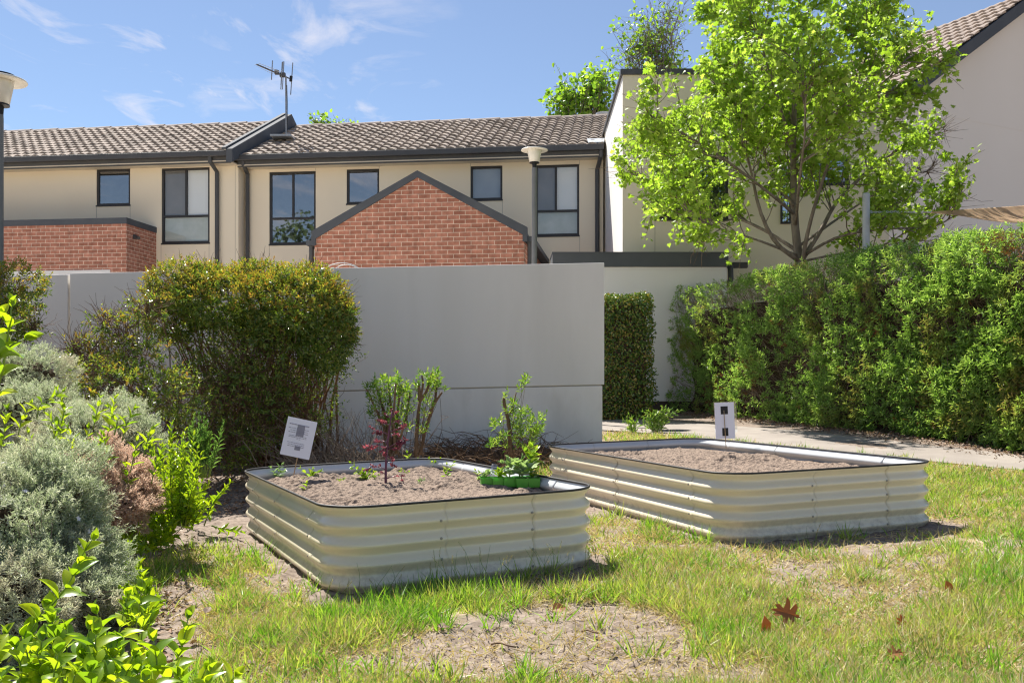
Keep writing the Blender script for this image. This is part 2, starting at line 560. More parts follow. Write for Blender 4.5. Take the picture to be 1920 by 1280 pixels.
# fewer clouds to the right (east) part of the sky
mrx = wn.new("ShaderNodeMapRange"); mrx.inputs[1].default_value = -.16; mrx.inputs[2].default_value = -.02; mrx.inputs[3].default_value = 1; mrx.inputs[4].default_value = .0
wl.new(sx.outputs[0], mrx.inputs[0])
mu = wn.new("ShaderNodeMath"); mu.operation = 'MULTIPLY'; wl.new(mxc.outputs[0], mu.inputs[0]); wl.new(mrx.outputs[0], mu.inputs[1])
# thin even veil
mxv = wn.new("ShaderNodeMix"); mxv.data_type = 'RGBA'
vl = wn.new("ShaderNodeMath"); vl.operation = 'MAXIMUM'; vl.inputs[1].default_value = .09; wl.new(mu.outputs[0], vl.inputs[0]); wl.new(vl.outputs[0], mxv.inputs[0]); wl.new(sky.outputs[0], mxv.inputs[6]); mxv.inputs[7].default_value = (7.8, 7.4, 7.6, 1)
wl.new(mxv.outputs[2], bg.inputs[0]); wl.new(bg.outputs[0], wo.inputs[0])

sc.view_settings.view_transform = 'Standard'
sc.view_settings.look = 'None'
sc.view_settings.exposure = 1.22
sc.view_settings.gamma = 1
sc.cycles.use_denoising = True
sc.cycles.filter_width = 1.2
sc.cycles.sample_clamp_indirect = 8
sc.cycles.use_adaptive_sampling = False

# ------------------------------------------------------------------ beds: where they stand
H = .406


def frame_of(N, Rp, Lp):
    u, v = (Rp - N), (Lp - N)
    au, av = math.atan2(u.y, u.x), math.atan2(v.y, v.x) - PI / 2
    return (au + av) / 2, Vector((u.x, u.y)).length, Vector((v.x, v.y)).length


def S(px, py, h):
    """sight line meets the horizontal-ish plane h above the sloping lawn"""
    t = (CH - h) / (py - HY + .02 * (px - CX))
    return Vector(((px - CX) * t, F * t, h + .02 * (px - CX) * t))


N1, N2 = G(622, 1126), G(1366, 1024)
B1 = (N1, *frame_of(N1, G(1139, 1061), G(453, 992)))
_l2 = S(1032, 831, H)
B2 = (N2, *frame_of(N2, G(1764, 985), Vector((_l2.x, _l2.y, 0))))


def in_bed(x, y, B, m=0.0):
    N, th, w_, l_ = B
    dx, dy = x - N.x, y - N.y
    a = dx * math.cos(th) + dy * math.sin(th)
    b = -dx * math.sin(th) + dy * math.cos(th)
    return (a > -m) & (a < w_ + m) & (b > -m) & (b < l_ + m)


# ------------------------------------------------------------------ path
near = [G(*p) for p in [(2500, 952), (2100, 905), (1920, 884), (1740, 866), (1500, 842), (1300, 822), (1190, 811), (1100, 806), (960, 800)]]
far_ = [G(*p) for p in [(2500, 912), (2100, 875), (1920, 856), (1740, 836), (1500, 809), (1300, 794), (1190, 786), (1100, 782), (960, 778)]]
_V, _n = [], 14
for a, b in zip(near, far_):
    for k in range(_n):
        q = a.lerp(b, k / (_n - 1))
        _V.append((q.x, q.y, float(gz(q.x, q.y)) + .012))
_F = [(i * _n + j, i * _n + j + 1, (i + 1) * _n + j + 1, (i + 1) * _n + j) for i in range(len(near) - 1) for j in range(_n - 1)]
_sub = MB(); _sub.add(_V, _F)
path = _sub.build("path", M['concrete'])
meta(path, "pale concrete footpath running past the long hedge", "path", kind="structure")
_sm = path.modifiers.new("sub", "SUBSURF"); _sm.subdivision_type = 'SIMPLE'; _sm.levels = _sm.render_levels = 1
_nx = np.array([p.x for p in near]); _ny = np.array([p.y for p in near])


def before_path(x, y):
    o = np.argsort(_nx)
    return y < np.interp(x, _nx[o], _ny[o]) - .03


# ------------------------------------------------------------------ where grass grows
def lawn(x, y):
    """grass cover 0..1 at ground points"""
    z = gz(x, y)
    px, py = proj(x, y, z)
    nz = fbm(x, y, .5, 4, 3)
    d = np.clip(.95 + .75 * fbm(x, y, .55, 4, 9) + .35 * fbm(x, y, .14, 2, 19), .06, 1)
    lb = np.interp(py, [840, 940, 975, 1030, 1085, 1150, 1215, 1300, 1400, 1800], [1120, 450, 375, 285, 255, 255, 365, 300, 220, -300])
    d = d * np.clip((px - lb + 45 * nz) / 55, 0, 1)
    e = lambda cx, cy, rx, ry: np.clip(((px - cx) / rx) ** 2 + ((py - cy) / ry) ** 2 - .78 + 1.15 * nz, 0, 1)
    d = d * np.clip(e(1080, 1212, 330, 62) + .03, 0, 1) * np.clip(e(1310, 1255, 150, 40) + .1, 0, 1)
    d = d * np.clip(e(330, 1150, 75, 55) + .06, 0, 1) * np.clip(e(1480, 1026, 300, 13) + .2, 0, 1)
    d = d * np.clip(e(1150, 1010, 50, 50) + .55, 0, 1) * np.clip(e(1730, 995, 80, 28) + .1, 0, 1) * np.clip(e(900, 1095, 260, 18) + .15, 0, 1)
    d = d * np.clip(e(560, 1090, 60, 30) + .3, 0, 1)
    d = np.where(in_bed(x, y, B1, .015) | in_bed(x, y, B2, .015), 0, d)
    nb = (in_bed(x, y, B1, .11) | in_bed(x, y, B2, .11))
    d = np.where(nb, d * np.clip(vnoise(x, y, .16, 44) * 1.6 - .25, 0, 1), d)
    d = np.where(before_path(x, y), d, 0)
    N, th, w_, l_ = B1
    a = (x - N.x) * math.cos(th) + (y - N.y) * math.sin(th); b = -(x - N.x) * math.sin(th) + (y - N.y) * math.cos(th)
    d = np.where((b > l_ + .0) & (a < w_ + .5), 0, d)
    N, th, w_, l_ = B2
    a2 = (x - N.x) * math.cos(th) + (y - N.y) * math.sin(th); b2 = -(x - N.x) * math.sin(th) + (y - N.y) * math.cos(th)
    d = np.where((a2 < .1) & (b2 > .9), d * .45, d)
    d = np.where((a2 < .1) & (b2 > 1.3), 0, d)
    return d


# ------------------------------------------------------------------ ground
def axis(parts):
    return np.concatenate([np.linspace(a, b, n, endpoint=False) for a, b, n in parts] + [[parts[-1][1]]])


gx = axis([(-300, -40, 10), (-40, -8, 16), (-8, -2.6, 50), (-2.6, 3.2, 300), (3.2, 8, 80), (8, 40, 20), (40, 300, 10)])
gy = axis([(-300, -20, 8), (-20, 1.5, 20), (1.5, 2.7, 20), (2.7, 6.2, 240), (6.2, 12, 130), (12, 40, 40), (40, 200, 10), (200, 900, 6)])
X, Y_ = np.meshgrid(gx, gy)
dn = lawn(X, Y_)
fine = np.clip(1.2 - (np.abs(X) + Y_ - 5) * .08, .1, 1)
Z = gz(X, Y_) + fine * (.012 * fbm(X, Y_, .30, 5, 21) + .006 * (1 - dn) * fbm(X, Y_, .045, 3, 31))
for B in (B1, B2):     # crumbs of soil heaped along the foot of the beds
    Z = Z + np.where(in_bed(X, Y_, B, .10) & ~in_bed(X, Y_, B, -.03), -.004 + .008 * fbm(X, Y_, .12, 3, 5), 0)
V = np.stack([X, Y_, Z], -1).reshape(-1, 3)
nxg, nyg = len(gx), len(gy)
ii = np.arange(nxg * nyg).reshape(nyg, nxg)
q = np.stack([ii[:-1, :-1], ii[:-1, 1:], ii[1:, 1:], ii[1:, :-1]], -1).reshape(-1)

m, t, n, l, out = nt("ground_soil")
p = n.new("ShaderNodeBsdfPrincipled"); p.inputs["Roughness"].default_value = .95; p.inputs["Specular IOR Level"].default_value = .1
at = n.new("ShaderNodeAttribute"); at.attribute_name = "cover"
tcg = n.new("ShaderNodeTexCoord")
na = n.new("ShaderNodeTexNoise"); na.inputs["Scale"].default_value = 22; na.inputs["Detail"].default_value = 10; na.inputs["Roughness"].default_value = .65
nb = n.new("ShaderNodeTexNoise"); nb.inputs["Scale"].default_value = 70; nb.inputs["Detail"].default_value = 6
nc = n.new("ShaderNodeTexNoise"); nc.inputs["Scale"].default_value = 1.7; nc.inputs["Detail"].default_value = 4
for q_ in (na, nb, nc): l.new(tcg.outputs["Object"], q_.inputs["Vector"])
dirt = ramp(n, [(.30, (.10, .077, .060)), (.48, (.215, .17, .137)), (.70, (.33, .272, .225))]); l.new(na.outputs["Fac"], dirt.inputs[0])
thatch = ramp(n, [(.3, (.15, .125, .06)), (.5, (.36, .29, .17)), (.72, (.52, .43, .28))]); l.new(nb.outputs["Fac"], thatch.inputs[0])
mx = n.new("ShaderNodeMix"); mx.data_type = 'RGBA'
l.new(at.outputs["Fac"], mx.inputs[0]); l.new(dirt.outputs[0], mx.inputs[6]); l.new(thatch.outputs[0], mx.inputs[7])
l.new(mx.outputs[2], p.inputs["Base Color"])
bp = n.new("ShaderNodeBump"); bp.inputs["Strength"].default_value = .8; bp.inputs["Distance"].default_value = .012
l.new(na.outputs["Fac"], bp.inputs["Height"]); l.new(bp.outputs[0], p.inputs["Normal"])
l.new(p.outputs[0], out.inputs[0])
M['ground'] = m
ground = npmesh("ground", V, q, np.full(len(q) // 4, 4), m, smooth=True)
ca = ground.data.attributes.new("cover", 'FLOAT', 'POINT')
ca.data.foreach_set("value", dn.reshape(-1).astype(np.float32))
meta(ground, "sunlit garden ground of bare earth and dry thatch", "ground", kind="structure")

# ------------------------------------------------------------------ raised beds
M['bed_steel'] = var_mat("cream_painted_steel", (.72, .64, .48), (.76, .68, .52), 1.2, .33, .02, 40, .7)
for _n in M['bed_steel'].node_tree.nodes:
    if _n.type == 'BSDF_PRINCIPLED':
        _n.inputs['Coat Weight'].default_value = .35; _n.inputs['Coat Roughness'].default_value = .22; _n.inputs['Coat IOR'].default_value = 1.6
def soil_splash(m):
    t = m.node_tree; n, l = t.nodes, t.links
    p = next(q for q in n if q.type == 'BSDF_PRINCIPLED')
    src = p.inputs['Base Color'].links[0].from_socket
    tc = n.new("ShaderNodeTexCoord"); sp = n.new("ShaderNodeSeparateXYZ"); l.new(tc.outputs["Object"], sp.inputs[0])
    mr = n.new("ShaderNodeMapRange"); mr.inputs[1].default_value = .02; mr.inputs[2].default_value = .17; mr.inputs[3].default_value = .62; mr.inputs[4].default_value = 0
    l.new(sp.outputs[2], mr.inputs[0])
    nz = n.new("ShaderNodeTexNoise"); nz.inputs["Scale"].default_value = 26; nz.inputs["Detail"].default_value = 9; nz.inputs["Roughness"].default_value = .7; l.new(tc.outputs["Object"], nz.inputs["Vector"])
    r2 = ramp(n, [(.42, (0, 0, 0)), (.66, (1, 1, 1))]); l.new(nz.outputs["Fac"], r2.inputs[0])
    n2 = n.new("ShaderNodeTexNoise"); n2.inputs["Scale"].default_value = 160; n2.inputs["Detail"].default_value = 2; l.new(tc.outputs["Object"], n2.inputs["Vector"])
    r3 = ramp(n, [(.68, (0, 0, 0)), (.74, (.5, .5, .5))]); l.new(n2.outputs["Fac"], r3.inputs[0])
    mu = n.new("ShaderNodeMath"); mu.operation = 'MULTIPLY'; l.new(mr.outputs[0], mu.inputs[0]); l.new(r2.outputs[0], mu.inputs[1])
    ad = n.new("ShaderNodeMath"); ad.operation = 'MULTIPLY_ADD'; l.new(r3.outputs[0], ad.inputs[0]); ad.inputs[1].default_value = .35; l.new(mu.outputs[0], ad.inputs[2])
    mx = n.new("ShaderNodeMix"); mx.data_type = 'RGBA'; l.new(ad.outputs[0], mx.inputs[0]); l.new(src, mx.inputs[6]); mx.inputs[7].default_value = (.21, .155, .115, 1)
    l.new(mx.outputs[2], p.inputs["Base Color"])


soil_splash(M['bed_steel'])
M['bed_inner'] = var_mat("grey_steel_lining", (.46, .48, .50), (.52, .54, .56), 2, .35, .02, 40, .5)
M['rim'] = var_mat("dark_rubber_edging", (.022, .021, .022), (.04, .038, .038), 30, .5)
M['screw'] = var_mat("screw_steel", (.26, .245, .21), (.34, .32, .28), 60, .4, 0, 30, .6)
M['bed_soil'] = var_mat("garden_soil", (.085, .062, .048), (.30, .23, .18), 38, .95, 1.0, 120, .1, 12, (.18, .135, .107))
RC = .23


def build_bed(name, label, B):
    N, th, w_, l_ = B
    root = empty(name, label, "raised garden bed", (N.x, N.y, float(gz(N.x, N.y)) - .012), 0, "corrugated steel raised garden beds")
    root.rotation_euler = (0, -math.atan(.02), th)
    root.rotation_euler = (Matrix.Rotation(-math.atan(.02), 3, 'Y') @ Matrix.Rotation(th, 3, 'Z')).to_euler()
    # perimeter, counter-clockwise from the start of the front straight
    segs = [('s', (RC, 0), (w_ - RC, 0)), ('a', (w_ - RC, RC), -90), ('s', (w_, RC), (w_, l_ - RC)), ('a', (w_ - RC, l_ - RC), 0),
            ('s', (w_ - RC, l_), (RC, l_)), ('a', (RC, l_ - RC), 90), ('s', (0, l_ - RC), (0, RC)), ('a', (RC, RC), 180)]
    lens = [w_ - 2 * RC, PI * RC / 2, l_ - 2 * RC, PI * RC / 2] * 2
    tot = sum(lens)
    cum = np.concatenate(([0], np.cumsum(lens)))

    def at_s(s):
        s = s % tot
        k = min(int(np.searchsorted(cum, s, side='right')) - 1, 7)
        f = (s - cum[k]) / lens[k]
        if segs[k][0] == 's':
            a, b = segs[k][1], segs[k][2]
            x, y = a[0] + (b[0] - a[0]) * f, a[1] + (b[1] - a[1]) * f
            dx, dy = (b[0] - a[0]), (b[1] - a[1]); L = math.hypot(dx, dy)
            return x, y, dy / L, -dx / L
        ang = R(segs[k][2] + 90 * f)
        return segs[k][1][0] + RC * math.cos(ang), segs[k][1][1] + RC * math.sin(ang), math.cos(ang), math.sin(ang)

    pitch, amp = .0885, .0136

    def bulge(z):
        return amp * (math.cos(2 * PI * (H - z) / pitch) - 1)

    wl_, ll_ = lens[0], lens[2]
    # seams (arc lengths): corner sheets wrap each corner, flat sheets between them
    seams = [.36 * wl_ - .02, .83 * wl_, cum[2] + .30, cum[2] + ll_ * .62, cum[3] - .25 + .0, cum[4] + .3 * wl_, cum[5] - .25, cum[6] + .28, cum[6] + ll_ * .5, cum[7] - .16]
    kinds = []
    nz_ = 56
    for k in range(len(seams)):
        s0, s1 = seams[k], seams[(k + 1) % len(seams)]
        if s1 < s0: s1 += tot
        corner = any(s0 < c + PI * RC / 4 + e < s1 for c in (cum[1], cum[3], cum[5], cum[7]) for e in (0, tot))
        off = .0022 if corner else 0.0
        s0 -= .018
        ns = max(8, int((s1 - s0) / .022))
        mb = MB(); vs = []
        for i in range(ns + 1):
            x, y, ux, uy = at_s(s0 + (s1 - s0) * i / ns)
            for j in range(nz_ + 1):
                z = H * j / nz_
                o = bulge(z) + off
                vs.append((x + ux * o, y + uy * o, z))
        fs = [(i * (nz_ + 1) + j, (i + 1) * (nz_ + 1) + j, (i + 1) * (nz_ + 1) + j + 1, i * (nz_ + 1) + j + 1) for i in range(ns) for j in range(nz_)]
        mb.add(vs, fs)
        po = mb.build("corner_panel" if corner else "side_panel", [M['bed_steel'], M['bed_inner']], root, smooth=True)
        so = po.modifiers.new("sheet", "SOLIDIFY"); so.thickness = .0015; so.offset = -1; so.material_offset = 1; so.material_offset_rim = 0
    # edging
    pts = []
    for i in range(260):
        x, y, ux, uy = at_s(tot * i / 260)
        pts.append((x - ux * .0005, y - uy * .0005, H + .002))
    rb = MB(); rb.tube(pts, .0062, 8, closed=True)
    rb.build("rim_edging", M['rim'], root, smooth=True)
    # screws
    sm = None
    for k, s in enumerate(seams):
        if k not in (0, 1, 7, 8, 9): continue
        for j in range(4):
            z = H - pitch * (j + .98) + (.004 if j % 2 else -.003)
            for e in ((.030,) if k in (0,) else (-.030,)):
                x, y, ux, uy = at_s(s + (e if k != 0 else -.034))
                o = bulge(z) + .002
                if sm is None:
                    sb = MB(); sb.lathe([(0, .004), (.0038, .004), (.0045, .002), (.0068, .0015), (.0068, 0), (0, 0)], n=10)
                    so = sb.build("screw", M['screw'], root, smooth=False); sm = so
                else:
                    so = sm.copy(); COL.objects.link(so); so.parent = root
                so.location = (x + ux * o, y + uy * o, z)
                so.rotation_euler = Vector((ux, uy, 0)).to_track_quat('Z', 'Y').to_euler()
    return root


bed1 = build_bed("raised_garden_bed", "cream corrugated steel raised bed holding seedlings and the purple kale", B1)
bed2 = build_bed("raised_garden_bed", "cream corrugated steel raised bed of bare soil with no plants", B2)
SOILH = {}


def bed_soil(B, root, label, seed, base, mound):
    N, th, w_, l_ = B
    gx_, gy_ = np.linspace(.012, w_ - .012, int(w_ / .0085)), np.linspace(.012, l_ - .012, int(l_ / .0085))
    X, Y = np.meshgrid(gx_, gy_)
    # pull the corners in to the rounded outline
    cxx, cyy = np.clip(X, RC, w_ - RC), np.clip(Y, RC, l_ - RC)
    dx, dy = X - cxx, Y - cyy
    d = np.hypot(dx, dy); k = np.where(d > RC - .014, (RC - .014) / np.maximum(d, 1e-6), 1)
    X, Y = cxx + dx * k, cyy + dy * k
    edge = np.minimum(np.minimum(X, w_ - X), np.minimum(Y, l_ - Y))
    Z = H - base + mound * np.clip(edge / .45, 0, 1) + .016 * fbm(X, Y, .30, 3, seed) + .019 * fbm(X, Y, .065, 3, seed + 7) * (0.6 + .6 * vnoise(X, Y, .4, seed + 2)) + .005 * fbm(X, Y, .02, 2, seed + 3)
    ez = np.clip((edge - .012) / .05, 0, 1); Z = (H - .0885 + .006 * fbm(X, Y, .1, 2, seed)) * (1 - ez) + Z * ez
    ny, nx = X.shape
    ii = np.arange(nx * ny).reshape(ny, nx)
    q = np.stack([ii[:-1, :-1], ii[:-1, 1:], ii[1:, 1:], ii[1:, :-1]], -1).reshape(-1)
    o = npmesh("bed_soil", np.stack([X, Y, Z], -1).reshape(-1, 3), q, np.full(len(q) // 4, 4), M['bed_soil'], smooth=False)
    o.location, o.rotation_euler = root.location, root.rotation_euler
    meta(o, label, "soil", kind="stuff")
    # loose clods
    return o


bed_soil(B1, bed1, "crumbly dry brown soil filling the bed of seedlings", 40, .078, .030)
bed_soil(B2, bed2, "crumbly dry brown soil filling the bed without plants", 60, .092, .030)

# ------------------------------------------------------------------ info signs
M['paper'] = var_mat("laminated_paper", (.74, .75, .86), (.78, .79, .89), 2, .35, 0, 30, .5)
M['ink'] = var_mat("faded_ink", (.20, .20, .28), (.28, .28, .36), 40, .6)
M['grey_tape'] = var_mat("grey_tape", (.24, .24, .30), (.30, .30, .36), 40, .6)
M['bamboo'] = var_mat("bamboo_stake", (.34, .24, .14), (.46, .34, .21), 20, .7, 0, 30, .3, 4, None, (1, 1, 20))
M['sleeve'] = glass_mat("clear_sleeve", .10)


def sign(label, c, wid, hei, roll, yaw, stake_xy, stake_len, tapes, lines, sleeve, stake_front):
    root = empty("garden_sign", label, "sign", c, 0, "laminated signs on stakes in the beds")
    root.rotation_euler = (Matrix.Rotation(yaw, 3, 'Z') @ Matrix.Rotation(roll, 3, 'Y')).to_euler()
    a = MB(); a.box(-wid / 2, wid / 2, 0, .0016, -hei / 2, hei / 2); a.build("sheet", M['paper'], root)
    if sleeve:
        a = MB(); a.box(-wid / 2 - .006, wid / 2 + .02, .003, .0042, -hei / 2 + .05, hei / 2 + .004); a.build("clear_sleeve", M['sleeve'], root)
    for (x0, x1, z0, z1, mm) in tapes:
        a = MB(); a.box(x0, x1, -.0022, -.0003, z0, z1); a.build("tape_patch", M[mm], root)
    if lines:
        a = MB()
        for (x0, x1, z, hh) in lines:
            x = x0
            while x < x1:
                ww = random.uniform(.006, .018)
                a.box(x, min(x + ww, x1), -.0032, -.0024 if False else -.0026, z - hh / 2, z + hh / 2)
                x += ww + .0025
        a.build("printed_lines", M['ink'], root)
    a = MB()
    yy = -.0055 if stake_front else .006
    a.tube([(stake_xy[0], yy, stake_xy[1]), (stake_xy[0] + .004, yy, stake_xy[1] - stake_len)], .0035, 6); a.build("stake", M['bamboo'], root, smooth=True)
    return root


s1 = P(560, 821, 5.95)
sign("white sign with grey printed lines tilting at the back of the planted bed", s1, .187, .245, R(12.5), R(6), (.016, .045), .28,
     [(-.022, .026, .012, .085, 'grey_tape'), (-.012, .024, -.078, -.052, 'grey_tape')],
     [(-.075, .050, .082, .0055), (-.075, .052, .057, .0028), (-.062, .048, .044, .0028), (-.072, .052, .031, .0028), (-.065, .048, .010, .0026), (-.065, .05, .001, .0026),
      (-.012, .012, -.009, .002), (-.065, .046, -.034, .0026), (-.060, .048, -.046, .0026), (-.060, .044, -.057, .0026)], False, False)
s2 = P(1359, 788, 7.75)
sign("pale sign with two black tape squares standing in the bed of bare soil", s2, .158, .300, R(-2.5), R(-10), (-.004, .085), .315,
     [(-.030, .028, .052, .118, 'black'), (-.024, .024, -.128, -.062, 'black')], None, True, True)
# ------------------------------------------------------------------ buildings: a facade frame turned a few degrees
class Frame:
    def __init__(s, px, Y, ang):
        s.O = Vector(((px - CX) / F * Y, Y, 0))
        s.ang = ang
        s.u = Vector((math.cos(ang), math.sin(ang), 0))
        s.n = Vector((-math.sin(ang), math.cos(ang), 0))

    def at(s, px, py, off=0.0):
        """photo point on the plane `off` metres into the building -> (along, height)"""
        r = Vector(((px - CX) / F, 1, (HY - py) / F))
        C = Vector((0, 0, CH))
        t = (s.O + s.n * off - C).dot(s.n) / r.dot(s.n)
        p = C + r * t
        return (p - s.O).dot(s.u), p.z


def facade(mb, x0, x1, z0, z1, holes, y0, depth, rev=.09, mi=0, joints=(), jmi=1):
    """a wall front with real window openings, returns, top and back"""
    xs = sorted({x0, x1, *[h[0] for h in holes], *[h[1] for h in holes]})
    zs = sorted({z0, z1, *[h[2] for h in holes], *[h[3] for h in holes]})
    for i in range(len(xs) - 1):
        for j in range(len(zs) - 1):
            cx, cz = (xs[i] + xs[i + 1]) / 2, (zs[j] + zs[j + 1]) / 2
            if any(h[0] < cx < h[1] and h[2] < cz < h[3] for h in holes): continue
            mb.quad((xs[i], y0, zs[j]), (xs[i + 1], y0, zs[j]), (xs[i + 1], y0, zs[j + 1]), (xs[i], y0, zs[j + 1]), mi)
    for (a, b, c, d) in holes:
        y1 = y0 + rev
        mb.quad((a, y0, c), (a, y0, d), (a, y1, d), (a, y1, c), mi); mb.quad((b, y0, d), (b, y0, c), (b, y1, c), (b, y1, d), mi)
        mb.quad((a, y0, d), (b, y0, d), (b, y1, d), (a, y1, d), mi); mb.quad((b, y0, c), (a, y0, c), (a, y1, c), (b, y1, c), mi)
    yb = y0 + depth
    mb.quad((x0, y0, z0), (x0, y0, z1), (x0, yb, z1), (x0, yb, z0), mi); mb.quad((x1, y0, z1), (x1, y0, z0), (x1, yb, z0), (x1, yb, z1), mi)
    mb.quad((x0, yb, z0), (x0, yb, z1), (x1, yb, z1), (x1, yb, z0), mi); mb.quad((x0, y0, z1), (x1, y0, z1), (x1, yb, z1), (x0, yb, z1), mi)
    for (xa, za, xb, zb) in joints:
        if xa == xb: mb.box(xa - .005, xa + .005, y0 - .003, y0 + .002, za, zb, jmi)
        else: mb.box(xa, xb, y0 - .003, y0 + .002, za - .005, za + .005, jmi)


def window(fr, root, p0, p1, off, split=None, transom=None, fills=('dark_room',), lab=None, glass='glass', fw=.05, opening=None):
    """window > pane, blind ; returns the opening for the facade"""
    x0, z1 = fr.at(p0[0], p0[1], off); x1, z0 = fr.at(p1[0], p1[1], off)
    xs = fr.at(split, p0[1], off)[0] if split else None
    zt = fr.at(p0[0], transom, off)[1] if transom else None
    f = MB(); y0, y1 = off + .022, off + .085
    f.box(x0, x0 + fw, y0, y1, z0, z1); f.box(x1 - fw, x1, y0, y1, z0, z1)
    f.box(x0 + fw, x1 - fw, y0, y1, z0, z0 + fw); f.box(x0 + fw, x1 - fw, y0, y1, z1 - fw, z1)
    f.box(x0 - .012, x1 + .012, off - .018, off + .021, z0 - .03, z0 + .004)
    cells = [(x0 + fw, x1 - fw, z0 + fw, z1 - fw)]
    if zt:
        f.box(x0 + fw, x1 - fw, y0, y1, zt - fw / 2, zt + fw / 2)
        cells = [(x0 + fw, x1 - fw, zt + fw / 2, z1 - fw), (x0 + fw, x1 - fw, z0 + fw, zt - fw / 2)]
    if xs:
        c = cells.pop(0)
        f.box(xs - fw / 2, xs + fw / 2, y0, y1, c[2], c[3])
        cells = [(c[0], xs - fw / 2, c[2], c[3]), (xs + fw / 2, c[1], c[2], c[3])] + cells
    wo_ = f.build("window", M['frame'], root)
    if lab: wo_["label"] = lab
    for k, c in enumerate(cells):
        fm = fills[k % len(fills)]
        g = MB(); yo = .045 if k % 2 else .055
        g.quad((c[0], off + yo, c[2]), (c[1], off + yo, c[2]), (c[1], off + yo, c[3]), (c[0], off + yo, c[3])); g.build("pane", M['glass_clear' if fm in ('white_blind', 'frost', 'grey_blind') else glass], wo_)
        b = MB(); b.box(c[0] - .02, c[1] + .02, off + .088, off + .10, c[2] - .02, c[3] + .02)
        b.build("blind" if fm != 'dark_room' else "dark_interior_panel", M[fm], wo_)  # without a blind, a dark sheet stands in for the shaded interior
    return (x0, x1, z0, z1)


def roof_tiles(name, org, along, up, wid, length, mat, parent, col=.235, course=.335, roll=.050, step=.044):
    """a plane of interlocking rolled tiles: courses lap over each other"""
    org, along, up = Vector(org), Vector(along).normalized(), Vector(up).normalized()
    nrm = along.cross(up).normalized()
    if nrm.z < 0: nrm = -nrm
    nc = int(round(wid / col)); nr = int(round(length / course))
    cs = np.linspace(0, wid, nc * 8 + 1)
    prof = roll * np.abs(np.cos(PI * cs / (wid / nc))) ** .8
    ss, hs = [], []
    for k in range(nr):
        ss += [k * length / nr, k * length / nr + 1e-4, (k + .5) * length / nr, (k + 1) * length / nr]
        hs += [-.004, step, step * .55, .002]
    ss, hs = np.array(ss), np.array(hs)
    jit = np.repeat(rng.normal(0, .003, (nr, nc)), 4, 0)
    jit = np.concatenate([np.repeat(jit, 8, 1), jit[:, -1:]], 1)
    Hh = prof[None, :] + hs[:, None] + jit
    o, a, u_, n_ = (np.array(q) for q in (org, along, up, nrm))
    V = o + cs[None, :, None] * a + ss[:, None, None] * u_ + Hh[:, :, None] * n_
    ny, nx = Hh.shape
    ii = np.arange(nx * ny).reshape(ny, nx)
    q = np.stack([ii[:-1, :-1], ii[:-1, 1:], ii[1:, 1:], ii[1:, :-1]], -1).reshape(-1)
    return npmesh(name, V.reshape(-1, 3), q, np.full(len(q) // 4, 4), mat, parent, smooth=False)


FR = Frame(800, 22.0, -math.atan(.123))
ANG = FR.ang
PITCH = .45
ZB = .30


def new_house(name, label, cat, fr=FR, group=None):
    return empty(name, label, cat, fr.O, fr.ang, group)


def town_house(label, off, xl, xr, eave_pt, wins, joints_px, pipes):
    root = new_house("townhouse", label, "house", group="terraced townhouses behind the wall")
    eo = off - .50
    _, ze = FR.at(eave_pt[0], eave_pt[1], eo)             # top of gutter
    mb = MB()
    holes = [window(FR, root, *w_[:2], off, **w_[2]) for w_ in wins]
    js = []
    for (a, b, c, d) in joints_px:
        x0, z0 = FR.at(a, b, off); x1, z1 = FR.at(c, d, off)
        js.append((x0, min(z0, z1), x0, max(z0, z1)) if abs(a - c) < 3 else (min(x0, x1), z0, max(x0, x1), z0))
    facade(mb, xl, xr, ZB, ze - .16, holes, off, 7.6, joints=js)
    mb.build("wall", [M['cream'], M['joint']], root)
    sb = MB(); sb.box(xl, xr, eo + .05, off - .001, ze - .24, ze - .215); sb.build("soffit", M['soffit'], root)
    g = MB(); g.box(xl - .03, xr + .03, eo - .06, eo + .06, ze - .13, ze); g.build("gutter", M['charcoal'], root, bevel=.012)
    g = MB(); g.box(xl, xr, eo + .062, eo + .10, ze - .27, ze - .02); g.build("fascia", M['fascia'], root)
    run = 3.8
    L = run * math.sqrt(1 + PITCH ** 2)
    roof_tiles("roof", (xl, eo + .03, ze - .03), (1, 0, 0), (0, 1, PITCH), xr - xl, L, M['tile'], root)
    zr = ze - .03 + run * PITCH; yr = eo + .03 + run
    bk = MB(); bk.quad((xl, yr, zr), (xr, yr, zr), (xr, yr + run, zr - run * PITCH), (xl, yr + run, zr - run * PITCH)); bk.build("rear_roof", M['tile'], root)
    c = MB(); k = int((xr - xl) / .40)
    for i in range(k):
        x0 = xl + (xr - xl) * i / k; x1 = xl + (xr - xl) * (i + 1) / k + .03
        pa = [(x0, yr + .13 * math.cos(a), zr - .03 + (.105 + .012 * (i % 2)) * math.sin(a)) for a in np.linspace(0, PI, 8)]
        c.prism(pa, (x1 - x0, 0, .012))
    c.build("ridge_cap", M['tile_warm'], root)
    for pts in pipes:
        q = MB(); w3 = []
        for (px, py, o2) in pts:
            x, z = FR.at(px, py, o2); w3.append((x, o2, z))
        w3.append((w3[-1][0], w3[-1][1], ZB))
        q.tube(w3, .052, 10); 
        xm, zm = w3[-2][0], w3[-2][2]
        q.box(xm - .075, xm + .075, off - .085, off - .002, zm - 1.2, zm - 1.16)
        q.build("downpipe", M['charcoal'], root, smooth=False)
    return root, ze, zr, yr, eo


